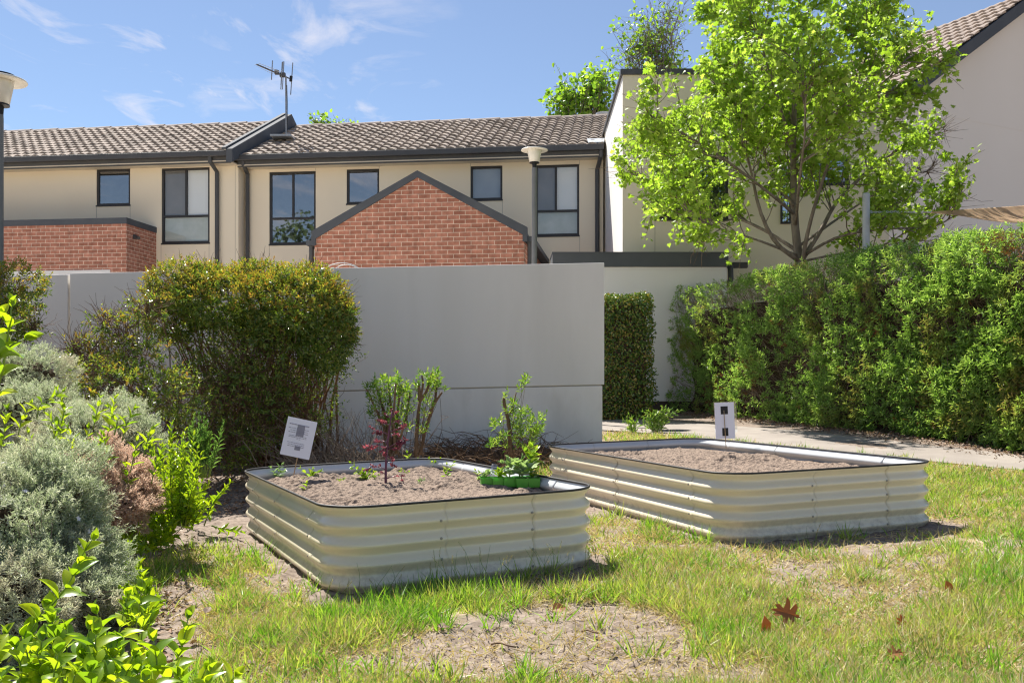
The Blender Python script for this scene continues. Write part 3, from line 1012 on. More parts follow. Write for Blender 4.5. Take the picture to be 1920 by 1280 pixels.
xA0 = FR.at(-420, 400)[0]; xA1 = FR.at(447, 400)[0]
houseA, zeA, zrA, yrA, eoA = town_house(
    "cream rendered townhouse under the roof section left of the sloping barge board", 0.0, xA0, xA1, (300, 286.5),
    [((181, 318), (244, 384), dict(fills=('dark_room',), lab="small square window reflecting trees")),
     ((303, 316), (393, 455), dict(split=348, transom=406, fills=('grey_blind', 'white_blind', 'frost'), lab="tall window with a white blind and a frosted lower panel"))],
    [(181, 386, 181, 505), (244, 386, 244, 505), (302, 300, 302, 316), (392, 457, 392, 505), (441, 296, 441, 500), (302, 457, 302, 505)],
    [[(393, 288, -.5), (394, 303, -.47), (407, 323, -.075), (407, 470, -.075)]])
OB = .36
xB0 = xA1 + .012; xB1 = FR.at(1131, 400, OB)[0]
houseB, zeB, zrB, yrB, eoB = town_house(
    "cream rendered townhouse with four upstairs windows above the brick gable", OB, xB0, xB1, (800, 280.5),
    [((505, 323), (592, 457), dict(split=549, transom=410, fills=('dark_room', 'dark_room', 'dark_room'), lab="tall dark window reflecting sky and bushes")),
     ((650, 318), (711, 381), dict(fills=('dark_room',), lab="small square window reflecting blue sky")),
     ((882, 312), (942, 374), dict(fills=('blue_blind',), lab="small square window with a blue grey blind", glass='glass_clear')),
     ((1004, 310), (1086, 441), dict(split=1042, transom=396, fills=('grey_blind', 'white_blind', 'frost'), lab="tall window with a white blind beside the lamp post"))],
    [(505, 459, 505, 500), (592, 300, 592, 320), (711, 300, 711, 317), (882, 300, 882, 312), (942, 376, 942, 500), (1087, 443, 1087, 500), (1087, 300, 1087, 310), (882, 376, 882, 480)],
    [[(455, 293, -.10), (456, 308, -.07), (464, 326, OB - .075), (464, 470, OB - .075)],
     [(1127, 278, -.12), (1127, 292, -.10), (1120, 318, OB - .075), (1120, 470, OB - .075)]])
# side return and barge board where the left house steps forward
mb = MB()
x = xA1
lift = .20
pl = [(x - .05, eoA - .10, zeA - .30), (x - .05, eoA - .10, zeA + .02), (x - .05, yrA, zrA + lift + .06), (x - .05, yrA + .75, zrA + lift - .30), (x - .05, yrA + .75, zrA - .35), (x - .05, yrA, zrA - .12)]
mb.prism(pl, (.16, 0, 0)); mb.build("barge_board", M['slate'], houseA, bevel=.01)
mb = MB()
d0, d1 = Vector((x - .10, eoA - .12, zeA + .03)), Vector((x - .10, yrA, zrA + lift + .07))
mb.bar(d0, d1, .10, .05); mb.build("barge_capping", M['slate'], houseA)
# metal flashing in the far right corner of the roof
mb = MB(); xx, zz = FR.at(1103, 268, eoB)
mb.prism([(xx, eoB + .04, zeB + .045), (xx + .36, eoB + .04, zeB + .045), (xx + .36, eoB + .46, zeB + .235), (xx - .05, eoB + .46, zeB + .235)], (0, 0, .02)); mb.build("roof_flashing", M['galv'], houseB)
fl = empty("roof_flue", "short grey metal flue rising behind the right end of the tiled roof", "roof vent", P(1132, 228, 25.6))
mb = MB(); mb.lathe([(0, -.6), (.16, -.6), (.16, .16), (.22, .16), (.22, .22), (0, .25)], n=18); mb.build("flue_pipe", M['galv'], fl, smooth=False)

# ------------------------------------------------------------------ brick gable in front of the middle house
FG = Frame(785, 18.6, ANG)
gab = new_house("brick_porch", "red brick gable end with charcoal metal capping in front of the townhouse", "porch", FG)
xl, zl = FG.at(590, 440); xr, zr_ = FG.at(983, 434); xp, zp = FG.at(783, 331)
zl = zr_ = (zl + zr_) / 2
mb = MB(); mb.prism([(xl, 0, ZB), (xr, 0, ZB), (xr, 0, zl), (xp, 0, zp), (xl, 0, zl)], (0, .23, 0)); mb.build("brick_gable", M['brick'], gab)
dd = 22 - 18.6 + OB + .1
for xa in (xl, xr - .23):
    mb = MB(); mb.box(xa, xa + .23, .232, dd, ZB, zl - .05); mb.build("brick_side", M['brick'], gab)
mb = MB()
for a, b in (((xl, zl), (xp, zp)), ((xp, zp), (xr, zr_))):
    mb.prism([(a[0], .06, a[1] + .0), (b[0], .06, b[1] + .0), (b[0], .06, b[1] + .045), (a[0], .06, a[1] + .045)], (0, dd - .06, 0))
mb.build("roof", M['slate'], gab)
mb = MB()
sl = (zp - zl) / (xp - xl)
w_ = .115
mb.prism([(xl - .06, -.035, zl - .06 * sl - .09), (xp, -.035, zp - .02), (xp, -.035, zp + w_), (xl - .06, -.035, zl - .06 * sl + w_ - .07 + .06)], (0, .12, 0))
mb.prism([(xr + .06, -.035, zl - .06 * sl - .09), (xr + .06, -.035, zl - .06 * sl + w_ - .01), (xp, -.035, zp + w_), (xp, -.035, zp - .02)], (0, .12, 0))
mb.box(xl - .062, xl + .03, -.037, .10, zl - .21, zl - .04); mb.box(xr - .03, xr + .062, -.037, .10, zl - .21, zl - .04)
mb.build("gable_capping", M['slate'], gab)
for s_, x0 in ((-1, xl), (1, xr)):
    mb = MB(); xa, xb = sorted((x0 + s_ * .01, x0 + s_ * .19))
    mb.box(xa, xb, .02, dd, zl - .20, zl - .10); mb.build("gutter", M['slate'], gab)
    mb = MB(); mb.tube([(x0 + s_ * .10, .10, zl - .2), (x0 + s_ * .10, .10, ZB)], .05, 10); mb.build("downpipe", M['charcoal'], gab)

# ------------------------------------------------------------------ brick courtyard wall at the far left
FL = Frame(237, 21.46, ANG)
bw = new_house("brick_wall", "flat topped red brick wall in front of the left townhouse", "brick wall", FL)
xl2 = FL.at(-420, 470)[0]
_, zt = FL.at(237, 407)
zt = FL.at(237, 408)[1]
mb = MB(); mb.box(xl2, 0, 0, .23, ZB + .6, zt - .14); mb.box(-.23, 0, .232, 1.45, ZB, zt - .14); mb.build("brickwork", M['brick'], bw)
mb = MB(); mb.box(xl2, .015, -.02, .25, zt - .14, zt); mb.box(-.25, .015, .252, 1.45, zt - .14, zt - .002); mb.build("capping", M['slate'], bw)
zpb = FL.at(130, 507)[1]
mb = MB(); mb.box(xl2, FL.at(207, 505)[0], -.02, .20, ZB, zpb); mb.build("rendered_base", M['pale_wall'], bw)
cm = MB(); cx_, cz_ = FL.at(246, 440)
cm.box(.002, .05, .28, .36, cz_ - .05, cz_ + .05); cm.tube([(.05, .32, cz_), (.16, .26, cz_ - .04)], .04, 8)
cmo = cm.build("wall_light", M['charcoal'], None); cmo.location = FL.O; cmo.rotation_euler = (0, 0, ANG)
meta(cmo, "small dark outdoor light on the return of the flat topped brick wall", "wall light")

# ------------------------------------------------------------------ tall pale block on the right of the terrace
FK = Frame(1168, 17.7, R(-1.0))
blk = new_house("rendered_building", "tall flat roofed oatmeal building behind the maple tree", "house", FK)
zt = FK.at(1168, 141)[1]
xe = FK.at(1490, 200)[0]
holes = [window(FK, blk, (1228, 286), (1366, 411), 0.0, split=1300, fills=('dark_room',), lab="wide dark window behind the maple leaves"),
         ]
mb = MB(); js = [(FK.at(1228, 420)[0], .4, FK.at(1228, 420)[0], FK.at(1228, 413)[1])]
facade(mb, 0, xe, ZB, zt, holes, 0, 7.2, joints=js)
mb.build("wall", [M['block'], M['joint']], blk)
mb = MB(); mb.box(-.006, -.002, .0, 3.9, ZB, zt - .001); mb.build("side_wall", M['white_side'], blk)
mb = MB(); mb.box(-.05, xe + .03, -.05, .25, zt, zt + .10); mb.box(-.05, .16, .252, 7.2, zt, zt + .06); mb.build("parapet_capping", M['charcoal'], blk)
lk = new_house("rendered_link", "lower rendered wing with a tiled eave between the oatmeal building and the large gable wall", "house", FK)
xf = FK.at(1668, 300)[0]; ze_ = FK.at(1530, 170)[1]
h2 = [window(FK, lk, (1462, 305), (1484, 425), -.001 + .02, fills=('dark_room',), lab="narrow dark window") if False else window(FK, lk, (1500, 296), (1592, 345), .02, split=1546, fills=('dark_room',), lab="low dark window behind the tree trunk")]
mb = MB(); facade(mb, xe + .002, xf, ZB, ze_ - .1, h2, .02, 6, joints=())
mb.build("wall", [M['block'], M['joint']], lk)
mb = MB(); mb.box(xe + .01, xf, -.33, -.2, ze_ - .12, ze_); mb.box(xe + .01, xf, -.198, .018, ze_ - .16, ze_ - .12); mb.build("gutter", M['charcoal'], lk)
roof_tiles("roof", (xe + .02, -.25, ze_ - .02), (1, 0, 0), (0, 1, .40), xf - xe - .02, 1.6, M['tile_warm'], lk)
dn_ = MB(); dx0, dz0 = FK.at(1463, 310); dx1, dz1 = FK.at(1482, 420)
dn_.box(dx0, dx1, -.03, -.002, dz1, dz0); dno = dn_.build("slot_window", M['frame'], blk)
dg = MB(); dg.box(dx0 + .035, dx1 - .035, -.036, -.031, dz1 + .04, dz0 - .04); dg.build("pane", M['glass'], dno)

# ------------------------------------------------------------------ large gable-ended house on the right
A2 = math.atan2(.456, .89)
FW = Frame(1760, 19.0, A2)
gh = new_house("gabled_house", "large taupe rendered gable wall with a pinkish tiled roof edge at the right", "house", FW)
SL = .668
z0_ = FW.at(1760, 137)[1]
z_at = lambda x: z0_ + SL * x
xL, xR_, xP = -1.65, 9.0, 2.9
mb = MB(); mb.prism([(xL, 0, ZB), (xR_, 0, ZB), (xR_, 0, z_at(xP) - SL * (xR_ - xP)), (xP, 0, z_at(xP)), (xL, 0, z_at(xL))], (0, 9, 0)); mb.build("wall", M['taupe'], gh)
mb = MB()
jx0, jz = FW.at(1800, 223)
mb.box(.2, 8, -.004, -.001, jz - .006, jz + .006); mb.build("panel_joint", M['taupe'], gh)
bt = .27
mb = MB(); mb.prism([(xL - .5, -.28, z_at(xL - .5)), (xP, -.28, z_at(xP)), (xP, -.28, z_at(xP) + bt), (xL - .5, -.28, z_at(xL - .5) + bt)], (0, .278, 0))
mb.prism([(xP, -.28, z_at(xP)), (xP + 5, -.28, z_at(xP) - 5 * SL), (xP + 5, -.28, z_at(xP) - 5 * SL + bt), (xP, -.28, z_at(xP) + bt)], (0, .278, 0))
mb.build("barge_board", M['slate'], gh, bevel=.01)
Lr = (xP - xL + .5) * math.sqrt(1 + SL * SL)
roof_tiles("roof", (xL - .5, -.26, z_at(xL - .5) + bt - .04), (0, 1, 0), (1, 0, SL), 9.2, Lr, M['tile_warm'], gh)
mb = MB(); mb.quad((xP, -.2, z_at(xP) + bt), (xP + 6, -.2, z_at(xP) - 6 * SL + bt), (xP + 6, 9, z_at(xP) - 6 * SL + bt), (xP, 9, z_at(xP) + bt)); mb.build("rear_roof", M['tile_warm'], gh)

# ------------------------------------------------------------------ low flat roofed store with the dark fascia
FS = Frame(1133, 16.6, 0.0)
st = new_house("flat_roofed_store", "low pale store with a deep charcoal fascia beyond the end of the grey wall", "store", FS)
x0, zf1 = FS.at(1036, 474.5); x1, zf0 = FS.at(1366, 500)
mb = MB(); mb.box(x0 + .1, x1 - .02, .04, .8, ZB + .05, zf0 + .02); mb.build("wall", M['pale_wall'], st)
mb = MB(); mb.box(x0, x1, 0, .9, zf0, zf1); mb.box(x0 - .01, x1 + .015, -.015, .91, zf1, zf1 + .02); mb.build("fascia", M['slate'], st)
mb = MB(); mb.box(x0 + .1, x1 - .02, .03, .038, ZB - .3, CH + (HY - 752) / F * 16.6); mb.build("plinth", var_mat("dark_plinth", (.05, .035, .028), (.08, .06, .05), 5, .9), st)
mb = MB(); xg = x1
mb.box(xg + .02, xg + .42, .3, .42, zf0 + .02, zf0 + .12); mb.tube([(xg + .08, .2, zf0 + .05), (xg + .08, .16, zf0 - .2), (xg + .02, .12, zf0 - .34)], .05, 8); mb.build("gutter_outlet", M['charcoal'], st)

# ------------------------------------------------------------------ rendered garden walls
wy = 10.1
def sloped_wall(name, label, pl, pr, base_px, thick, mat, Y, group=None, split=None, cat="garden wall"):
    root = empty(name, label, cat, (P(*pr, Y).x, Y, 0), 0, group)
    a, b = P(*pl, Y), P(*pr, Y)
    dx = a.x - b.x
    za, zb = a.z, b.z
    bz = -.15
    lo = MB()
    if split:
        sa, sb_ = P(split[0][0], split[0][1], Y), P(split[1][0], split[1][1], Y)
        sl_ = (sb_.z - sa.z) / (sb_.x - sa.x)
        z_l, z_r = sb_.z + sl_ * (a.x - sb_.x), sb_.z + sl_ * (b.x - sb_.x)
        up_ = MB(); up_.prism([(dx, 0, z_l + .006), (0, 0, z_r + .006), (0, 0, zb), (dx, 0, za)], (0, thick, 0)); up_.build("upper_panel", mat, root, bevel=.006)
        lo.prism([(dx, .004, bz), (-.02, .004, bz), (-.02, .004, z_r - .006), (dx, .004, z_l - .006)], (0, thick - .004, 0)); lo.build("lower_panel", M['grey_wall_low'], root, bevel=.006)
        gb = MB(); gb.prism([(dx, .02, z_l - .008), (-.03, .02, z_r - .008), (-.03, .02, z_r + .008), (dx, .02, z_l + .008)], (0, thick - .04, 0)); gb.build("joint", M['joint'], root)
    else:
        lo.prism([(dx, 0, bz), (0, 0, bz), (0, 0, zb), (dx, 0, za)], (0, thick, 0)); lo.build("panel", mat, root, bevel=.006)
    return root


sloped_wall("rendered_wall", "long smooth grey rendered wall with a free end behind the raised beds", (131, 512.5), (1133, 492.5), 840, .14, M['grey_wall'], wy, "grey rendered garden walls", ((640, 733), (1125, 722)))
sloped_wall("rendered_wall", "darker grey wall panel left of the narrow upright joint", (-520, 529), (127, 514.5), 840, .14, M['grey_wall'], wy + .02, "grey rendered garden walls")

# hidden pale paving added behind the wall, bounces warm light onto the house fronts
yv, yf = [], []
yx, yy_ = np.linspace(-24, 9, 24), np.linspace(10.35, 21.9, 12)
for b_ in yy_:
    for a_ in yx: yv.append((a_, b_, float(gz(a_, b_)) + .02))
yf = [(j * 24 + i, j * 24 + i + 1, (j + 1) * 24 + i + 1, (j + 1) * 24 + i) for j in range(11) for i in range(23)]
yd = MB(); yd.add([v for v in yv], [f for f in yf if yv[f[1]][0] < 1.0])
meta(yd.build("bounce_paving", var_mat("bounce_concrete", (.64, .57, .48), (.70, .63, .54), 1.5, .9)), "hidden pale concrete added behind the grey wall to bounce light onto the townhouses", "pavement", kind="structure")

# wire hoop of a folded clothes airer behind the wall
hp = empty("wire_hoop", "bent wire hoop showing above the grey wall in front of the brick gable", "wire hoop", P(642, 500, 11.2))
def arc(c, rx, rz, y, n=18): return [(c + rx * math.cos(a), y, -.06 + rz * math.sin(a)) for a in np.linspace(PI, 0, n)]
mb = MB(); mb.tube(arc(0.0, .21, .105, 0), .005, 6); mb.tube(arc(.04, .15, .09, .05), .005, 6)
mb.tube([(-.21, 0, -.06), (-.21, 0, -1.6)], .005, 6); mb.tube([(.21, 0, -.06), (.21, 0, -1.6)], .005, 6); mb.build("wire", M['galv'], hp, smooth=True)
for q in (-.115, .19):
    mb = MB(); mb.box(q - .018, q + .018, -.015, .065, -.04, -.012); mb.build("clip", var_mat("mint_clip", (.35, .55, .48), (.4, .6, .52), 9, .5), hp, bevel=.004)

# ------------------------------------------------------------------ lamp posts
M['lamp_glass'] = var_mat("frosted_lamp_plastic", (.66, .64, .58), (.72, .70, .65), 14, .25, 0, 30, .5)
M['lamp_white'] = var_mat("white_lamp_disc", (.72, .69, .62), (.78, .75, .68), 10, .4)


def lamp(label, px, py_top, Y, r, base_z):
    top = P(px, py_top, Y)
    root = empty("lamp_post", label, "street lamp", (top.x, top.y, base_z), 0, "garden lamp posts")
    h = top.z - base_z
    k = r / .23
    q = MB(); q.lathe([(0, h), (.13 * k, h - .012 * k), (.135 * k, h - .03 * k), (0, h - .03 * k)], n=32); q.build("cap", M['black'], root, smooth=False)
    q = MB(); q.lathe([(.13 * k, h - .028 * k), (.225 * k, h - .055 * k), (.23 * k, h - .066 * k), (.225 * k, h - .072 * k), (.12 * k, h - .066 * k)], n=40); q.build("disc", M['lamp_white'], root, smooth=True)
    q = MB(); q.lathe([(.118 * k, h - .064 * k), (.118 * k, h - .10 * k), (.085 * k, h - .27 * k), (.0, h - .275 * k)], n=32); q.build("lantern", M['lamp_glass'], root, smooth=True)
    q = MB()
    for a in range(12):
        an = a * PI / 6
        q.tube([(.119 * k * math.cos(an), .119 * k * math.sin(an), h - .10 * k), (.0865 * k * math.cos(an), .0865 * k * math.sin(an), h - .268 * k)], .003 * k, 4)
    q.build("rib", M['lamp_white'], root) if False else None
    q = MB(); q.lathe([(0, h - .268 * k), (.084 * k, h - .268 * k), (.088 * k, h - .285 * k), (.04 * k, h - .29 * k), (.036 * k, h - .36 * k), (.032 * k, h - .37 * k), (0, h - .37 * k)], n=24); q.build("collar", M['black'], root)
    q = MB(); q.lathe([(0, h - .365 * k), (.041, h - .365 * k), (.043, h - .40 * k), (.043, 0), (.09, 0), (.09, -.05), (0, -.05)], n=20); q.build("pole", M['pole'], root, smooth=False)
    return root


lamp("grey lamp post standing between the brick gable and the tall window", 1002, 275, 15.0, .215, .3)
lamp("nearer lamp post cut off by the left edge of the picture", -2, 138, 9.4, .262, .15)

# ------------------------------------------------------------------ television antenna
M['alu'] = var_mat("dull_aluminium", (.16, .17, .19), (.24, .25, .27), 20, .4, 0, 30, .5)
ya = 24.0
base = P(537, 252, ya)
an_ = empty("tv_antenna", "thin television antenna on a mast at the roof ridge", "antenna", base)
lp = lambda px, py, dy=0: P(px, py, ya + dy) - base
mb = MB(); mb.tube([lp(537, 262), lp(536, 143)], .022, 8); mb.build("mast", M['alu'], an_)
mb = MB(); mb.tube([lp(538, 160), lp(539.5, 210), lp(538, 250)], .008, 5); mb.build("cable", M['black'], an_)
mb = MB(); mb.tube([lp(481, 121, -.5), lp(546, 149, .12)], .017, 6); mb.box(*(v for c, s in zip(lp(530, 141), (.07, .05, .05)) for v in (c - s, c + s))); mb.box(*(v for c, s in zip(lp(519, 136), (.05, .05, .05)) for v in (c - s, c + s))); mb.build("boom", M['charcoal'], an_)
for (px, y0, y1, tilt) in ((510, 114, 150, 1), (528, 117, 160, 1.2), (547, 118, 178, 2)):
    mb = MB(); f_ = (px - 481) / 65 * .62 - .5
    mb.tube([lp(px + tilt, y0, f_), lp(px - tilt, y1, f_)], .013, 6); mb.build("dipole", M['alu'], an_)
mb = MB(); mb.tube([lp(530.5, 116, 0), lp(532.5, 116, 0), lp(529.5, 168, 0), lp(526.5, 168, 0)], .012, 6, closed=True); mb.build("folded_dipole", M['alu'], an_)
mb = MB(); mb.tube([lp(546, 143, .12), lp(545, 153, .12)], .04, 8); mb.build("insulator", M['black'], an_)
for k in range(9):
    t_ = k / 9
    px, py = 483 + 40 * t_, 122 + 17 * t_
    dy = -.5 + .38 * t_
    mb = MB(); a_ = lp(px, py, dy); L_ = .10 + .09 * t_
    mb.tube([a_ + Vector((-L_ * .9, L_ * .5, .01)), a_ + Vector((L_ * .9, -L_ * .5, .02))], .006, 5); mb.build("director", M['alu'], an_)
mb = MB(); c_ = lp(535, 258, 0); mb.box(c_.x - .32, c_.x + .22, c_.y - .3, c_.y + .2, c_.z - .035, c_.z + .01); mb.build("base_plate", M['galv'], an_)

# ------------------------------------------------------------------ shade sail
po = P(1624, 362, 13.2)
pr = empty("sail_post", "round galvanised post rising behind the hedge to hold the shade sail", "post", (po.x, po.y, .3))
hh = po.z - .3
mb = MB(); mb.lathe([(0, hh), (.045, hh - .004), (.052, hh - .02), (.052, hh - .055), (.0505, hh - .058), (.0505, 0), (0, 0)], n=20); mb.build("shaft", M['galv'], pr, smooth=False)
mb = MB(); mb.tube([(.049, 0, hh - .26), (.075, 0, hh - .25), (.085, 0, hh - .265), (.075, 0, hh - .28), (.049, 0, hh - .27)], .006, 6); mb.build("eye_bolt", M['galv'], pr)
ch = empty("sail_chain", "steel chain tying the shade sail to the post", "chain", P(1633, 398, 13.2))
mb = MB(); e0, e1 = Vector((.0, 0, 0)), P(1688, 397, 13.1) - P(1633, 398, 13.2)
nl_ = 15
for k in range(nl_):
    c0 = e0.lerp(e1, (k + .5) / nl_); L_ = (e1 - e0).length / nl_ * .72; s_ = .012
    if k % 2: ring = [c0 + Vector((L_ * math.cos(a), s_ * math.sin(a), 0)) for a in np.linspace(0, 2 * PI, 10, endpoint=False)]
    else: ring = [c0 + Vector((L_ * math.cos(a), 0, s_ * math.sin(a))) for a in np.linspace(0, 2 * PI, 10, endpoint=False)]
    mb.tube(ring, .0045, 5, closed=True)
mb.build("links", M['galv'], ch)
sa = empty("shade_sail", "tan shade sail stretched above the hedge", "shade sail", P(1745, 398, 13.0))
o_ = P(1745, 398, 13.0)
mb = MB(); mb.tube([P(1687, 397, 13.1) - o_, P(1722, 399, 13.05) - o_, P(1746, 398, 13.0) - o_], [.008, .009, .012], 6); mb.build("corner_rope", M['rope'], sa)
top = [P(1735, 397.5, 13.0), P(1800, 393, 13.5), P(1870, 389, 14.2), P(1960, 383, 15.2), P(2080, 372, 16.5)]
bot = [P(1735, 399.0, 13.0), P(1800, 402.5, 13.1), P(1870, 418.5, 13.2), P(1960, 418, 13.4), P(2080, 420, 13.7)]
vs, fs, kk = [], [], 8
for a, b in zip(top, bot):
    for j in range(kk):
        q = a.lerp(b, j / (kk - 1)) - o_
        q.z -= .05 * math.sin(PI * j / (kk - 1)) * min(1, (a - b).length)
        vs.append(q)
fs = [(i * kk + j, i * kk + j + 1, (i + 1) * kk + j + 1, (i + 1) * kk + j) for i in range(4) for j in range(kk - 1)]
m_, t_, n_, l_, out_ = nt("sail_fabric")
pb = n_.new("ShaderNodeBsdfPrincipled"); pb.inputs["Base Color"].default_value = (.50, .37, .24, 1); pb.inputs["Roughness"].default_value = .9
nz_ = n_.new("ShaderNodeTexNoise"); nz_.inputs["Scale"].default_value = 3
rr_ = ramp(n_, [(.3, (.72, .57, .40)), (.7, (.78, .63, .46))]); l_.new(nz_.outputs["Fac"], rr_.inputs[0]); l_.new(rr_.outputs[0], pb.inputs["Base Color"])
tb = n_.new("ShaderNodeBsdfTranslucent"); tb.inputs[0].default_value = (.95, .75, .52, 1)
xm = n_.new("ShaderNodeMixShader"); xm.inputs[0].default_value = .75; l_.new(pb.outputs[0], xm.inputs[1]); l_.new(tb.outputs[0], xm.inputs[2]); l_.new(xm.outputs[0], out_.inputs[0])
mb = MB(); mb.add(vs, fs); cl = mb.build("cloth", m_, sa, smooth=True)
so_ = cl.modifiers.new("sub", "SUBSURF"); so_.levels = so_.render_levels = 2
so_ = cl.modifiers.new("thick", "SOLIDIFY"); so_.thickness = .003
# ------------------------------------------------------------------ leaf colours
M['maple'] = leaf_mat("maple_leaf", [(.18, .26, .03), (.26, .36, .055), (.38, .46, .11), (.20, .30, .04)], .50, tcol=(1.6, 1.8, .8), rough=.45)
M['tree_leaf'] = leaf_mat("spring_leaf", [(.10, .21, .025), (.16, .29, .035), (.23, .36, .05)], .5, glow=1.8)
M['dark_tree'] = leaf_mat("evergreen_leaf", [(.03, .06, .012), (.05, .09, .018), (.08, .12, .025)], .25)
M['hedge'] = leaf_mat("hedge_leaf", [(.11, .21, .045), (.16, .29, .065), (.23, .37, .10), (.32, .47, .17)], .45, rough=.36, spec=.5,
                      patch=[(.18, .23, .06), (.28, .28, .10), (.29, .22, .11), (.16, .27, .06)], pscale=1.7, ppos=(.52, .66))
M['hedge_brown'] = leaf_mat("scorched_leaf", [(.24, .10, .035), (.32, .16, .06), (.17, .085, .035)], .25, glow=1.2)
M['box'] = leaf_mat("clipped_leaf", [(.04, .09, .014), (.065, .14, .02), (.12, .18, .028), (.21, .18, .04)], .3, rough=.25, spec=.6)
M['photinia'] = leaf_mat("glossy_leaf", [(.07, .13, .022), (.11, .19, .03), (.17, .25, .045), (.24, .27, .06)], .38, rough=.25, spec=.65)
M['photinia_young'] = leaf_mat("young_leaf", [(.20, .25, .035), (.29, .27, .04), (.36, .23, .05), (.24, .29, .045), (.32, .16, .05), (.17, .22, .03)], .42, rough=.28, spec=.6, glow=1.5)
M['westringia'] = leaf_mat("grey_green_leaf", [(.30, .35, .22), (.40, .45, .31), (.52, .55, .43), (.24, .32, .16), (.62, .63, .54)], .42, rough=.5, tcol=(1.2, 1.22, .95),
                           patch=[(.36, .33, .25), (.48, .43, .35), (.60, .56, .48), (.36, .38, .26)], pscale=3.2, ppos=(.5, .65))
M['dry_bush'] = leaf_mat("dry_leaf", [(.46, .33, .27), (.55, .42, .34), (.44, .31, .25), (.66, .55, .47)], .5, rough=.8, tcol=(1.35, 1.25, 1.1))
M['petal'] = leaf_mat("lilac_petal", [(.72, .70, .82), (.80, .79, .88)], .3, rough=.6, glow=1.0)
M['privet'] = leaf_mat("lime_leaf", [(.17, .28, .012), (.24, .36, .015), (.31, .40, .02), (.13, .24, .014)], .48, rough=.28, spec=.5, glow=1.75)
M['privet_dark'] = leaf_mat("mid_green_leaf", [(.07, .15, .014), (.11, .21, .018), (.18, .29, .02)], .40, rough=.25, spec=.6, glow=1.7)
M['oleander'] = leaf_mat("blue_green_leaf", [(.07, .16, .04), (.11, .22, .06), (.17, .30, .09)], .35, rough=.32, spec=.5)
M['pruned'] = leaf_mat("bright_green_leaf", [(.08, .18, .02), (.13, .26, .03), (.22, .36, .06), (.30, .40, .10)], .4, rough=.32, spec=.5)
M['seedling'] = leaf_mat("seedling_leaf", [(.14, .26, .02), (.22, .34, .03), (.30, .40, .05)], .45, rough=.4)
M['seedling_pale'] = leaf_mat("pale_seedling_leaf", [(.18, .28, .16), (.25, .36, .22), (.16, .27, .10)], .4, rough=.35)
M['kale'] = leaf_mat("purple_kale_leaf", [(.13, .045, .06), (.20, .07, .085), (.28, .10, .11), (.10, .03, .05)], .42, rough=.45, glow=1.6, tcol=(1.6, 1.1, 1.2))
M['kale_stem'] = var_mat("purple_stem", (.08, .018, .05), (.13, .03, .08), 30, .4, 0, 30, .5)
M['litter'] = leaf_mat("fallen_brown_leaf", [(.16, .085, .05), (.26, .15, .09), (.36, .25, .17), (.10, .06, .04), (.42, .33, .25)], .12, rough=.7, glow=1.0)
M['oak_leaf'] = leaf_mat("orange_brown_leaf", [(.30, .135, .05), (.38, .185, .075)], .45, rough=.45, glow=1.6)
M['green_stem'] = var_mat("green_stem", (.12, .19, .03), (.20, .28, .05), 20, .5)


def A(v): return np.array(v, float)


def blobs_px(lst):
    """(px, py, Y, rx, rz, ry) with radii in photo pixels at that depth -> centres, radii in metres"""
    c, r = [], []
    for (px, py, Y, rx, rz, *ry) in lst:
        k = Y / F
        c.append(P(px, py, Y)); r.append((rx * k, (ry[0] if ry else (rx + rz) / 2) * k, rz * k))
    return A(c), A(r)


def shell(c, r, n, inner=.72, outer=1.06, weights=None, cull=.62, zmin=None, lumps=.14):
    ar = np.array([(a[0] * a[1] + a[0] * a[2] + a[1] * a[2]) for a in r])
    if weights is not None: ar = ar * np.array(weights)
    k = rng.choice(len(c), n, p=ar / ar.sum())
    d = rdir(n)
    rad = rng.uniform(inner, outer, n) ** .6 + lumps * (np.sin(d[:, 0] * 7 + k * 1.7) * np.cos(d[:, 2] * 6 + k) + .5 * np.sin(d[:, 1] * 13 + d[:, 2] * 11))
    p = c[k] + d * r[k] * rad[:, None]
    o = unit(d / r[k])
    ok = np.ones(n, bool)
    for j in range(len(c)):
        q = np.linalg.norm((p - c[j]) / r[j], axis=1)
        ok &= (q > cull) | (k == j)
    ok &= p[:, 2] > gz(p[:, 0], p[:, 1]) + .01
    if zmin is not None: ok &= p[:, 2] > zmin
    return p[ok], o[ok]


def stems_to(name, mat, root, base, targets, r0=.012, r1=.003, k=6, bow=.12, spread=.15):
    base = A(base)
    N = len(targets)
    b = base[rng.integers(0, len(base), N)] + rng.normal(0, spread, (N, 3)) * A([1, 1, 0])
    b[:, 2] = gz(b[:, 0], b[:, 1]) - .03
    return twigs(name, bent(b, targets, k, bow), taper(N, k, r0, r1), mat, root, 4)


# ------------------------------------------------------------------ the maple
def cat_rom(pts, n):
    pts = A(pts); k = len(pts)
    P_ = np.vstack([2 * pts[0] - pts[1], pts, 2 * pts[-1] - pts[-2]])
    out = []
    for u in np.linspace(0, k - 1 - 1e-6, n):
        i = int(u); f = u - i
        a, b, c, d = P_[i:i + 4]
        out.append(.5 * ((2 * b) + (c - a) * f + (2 * a - 5 * b + 4 * c - d) * f * f + (3 * b - a - 3 * c + d) * f ** 3))
    return A(out)


def rot_off(d, ang):
    a = unit(np.cross(d, rdir(len(d))))
    return d * np.cos(ang)[:, None] + a * np.sin(ang)[:, None]


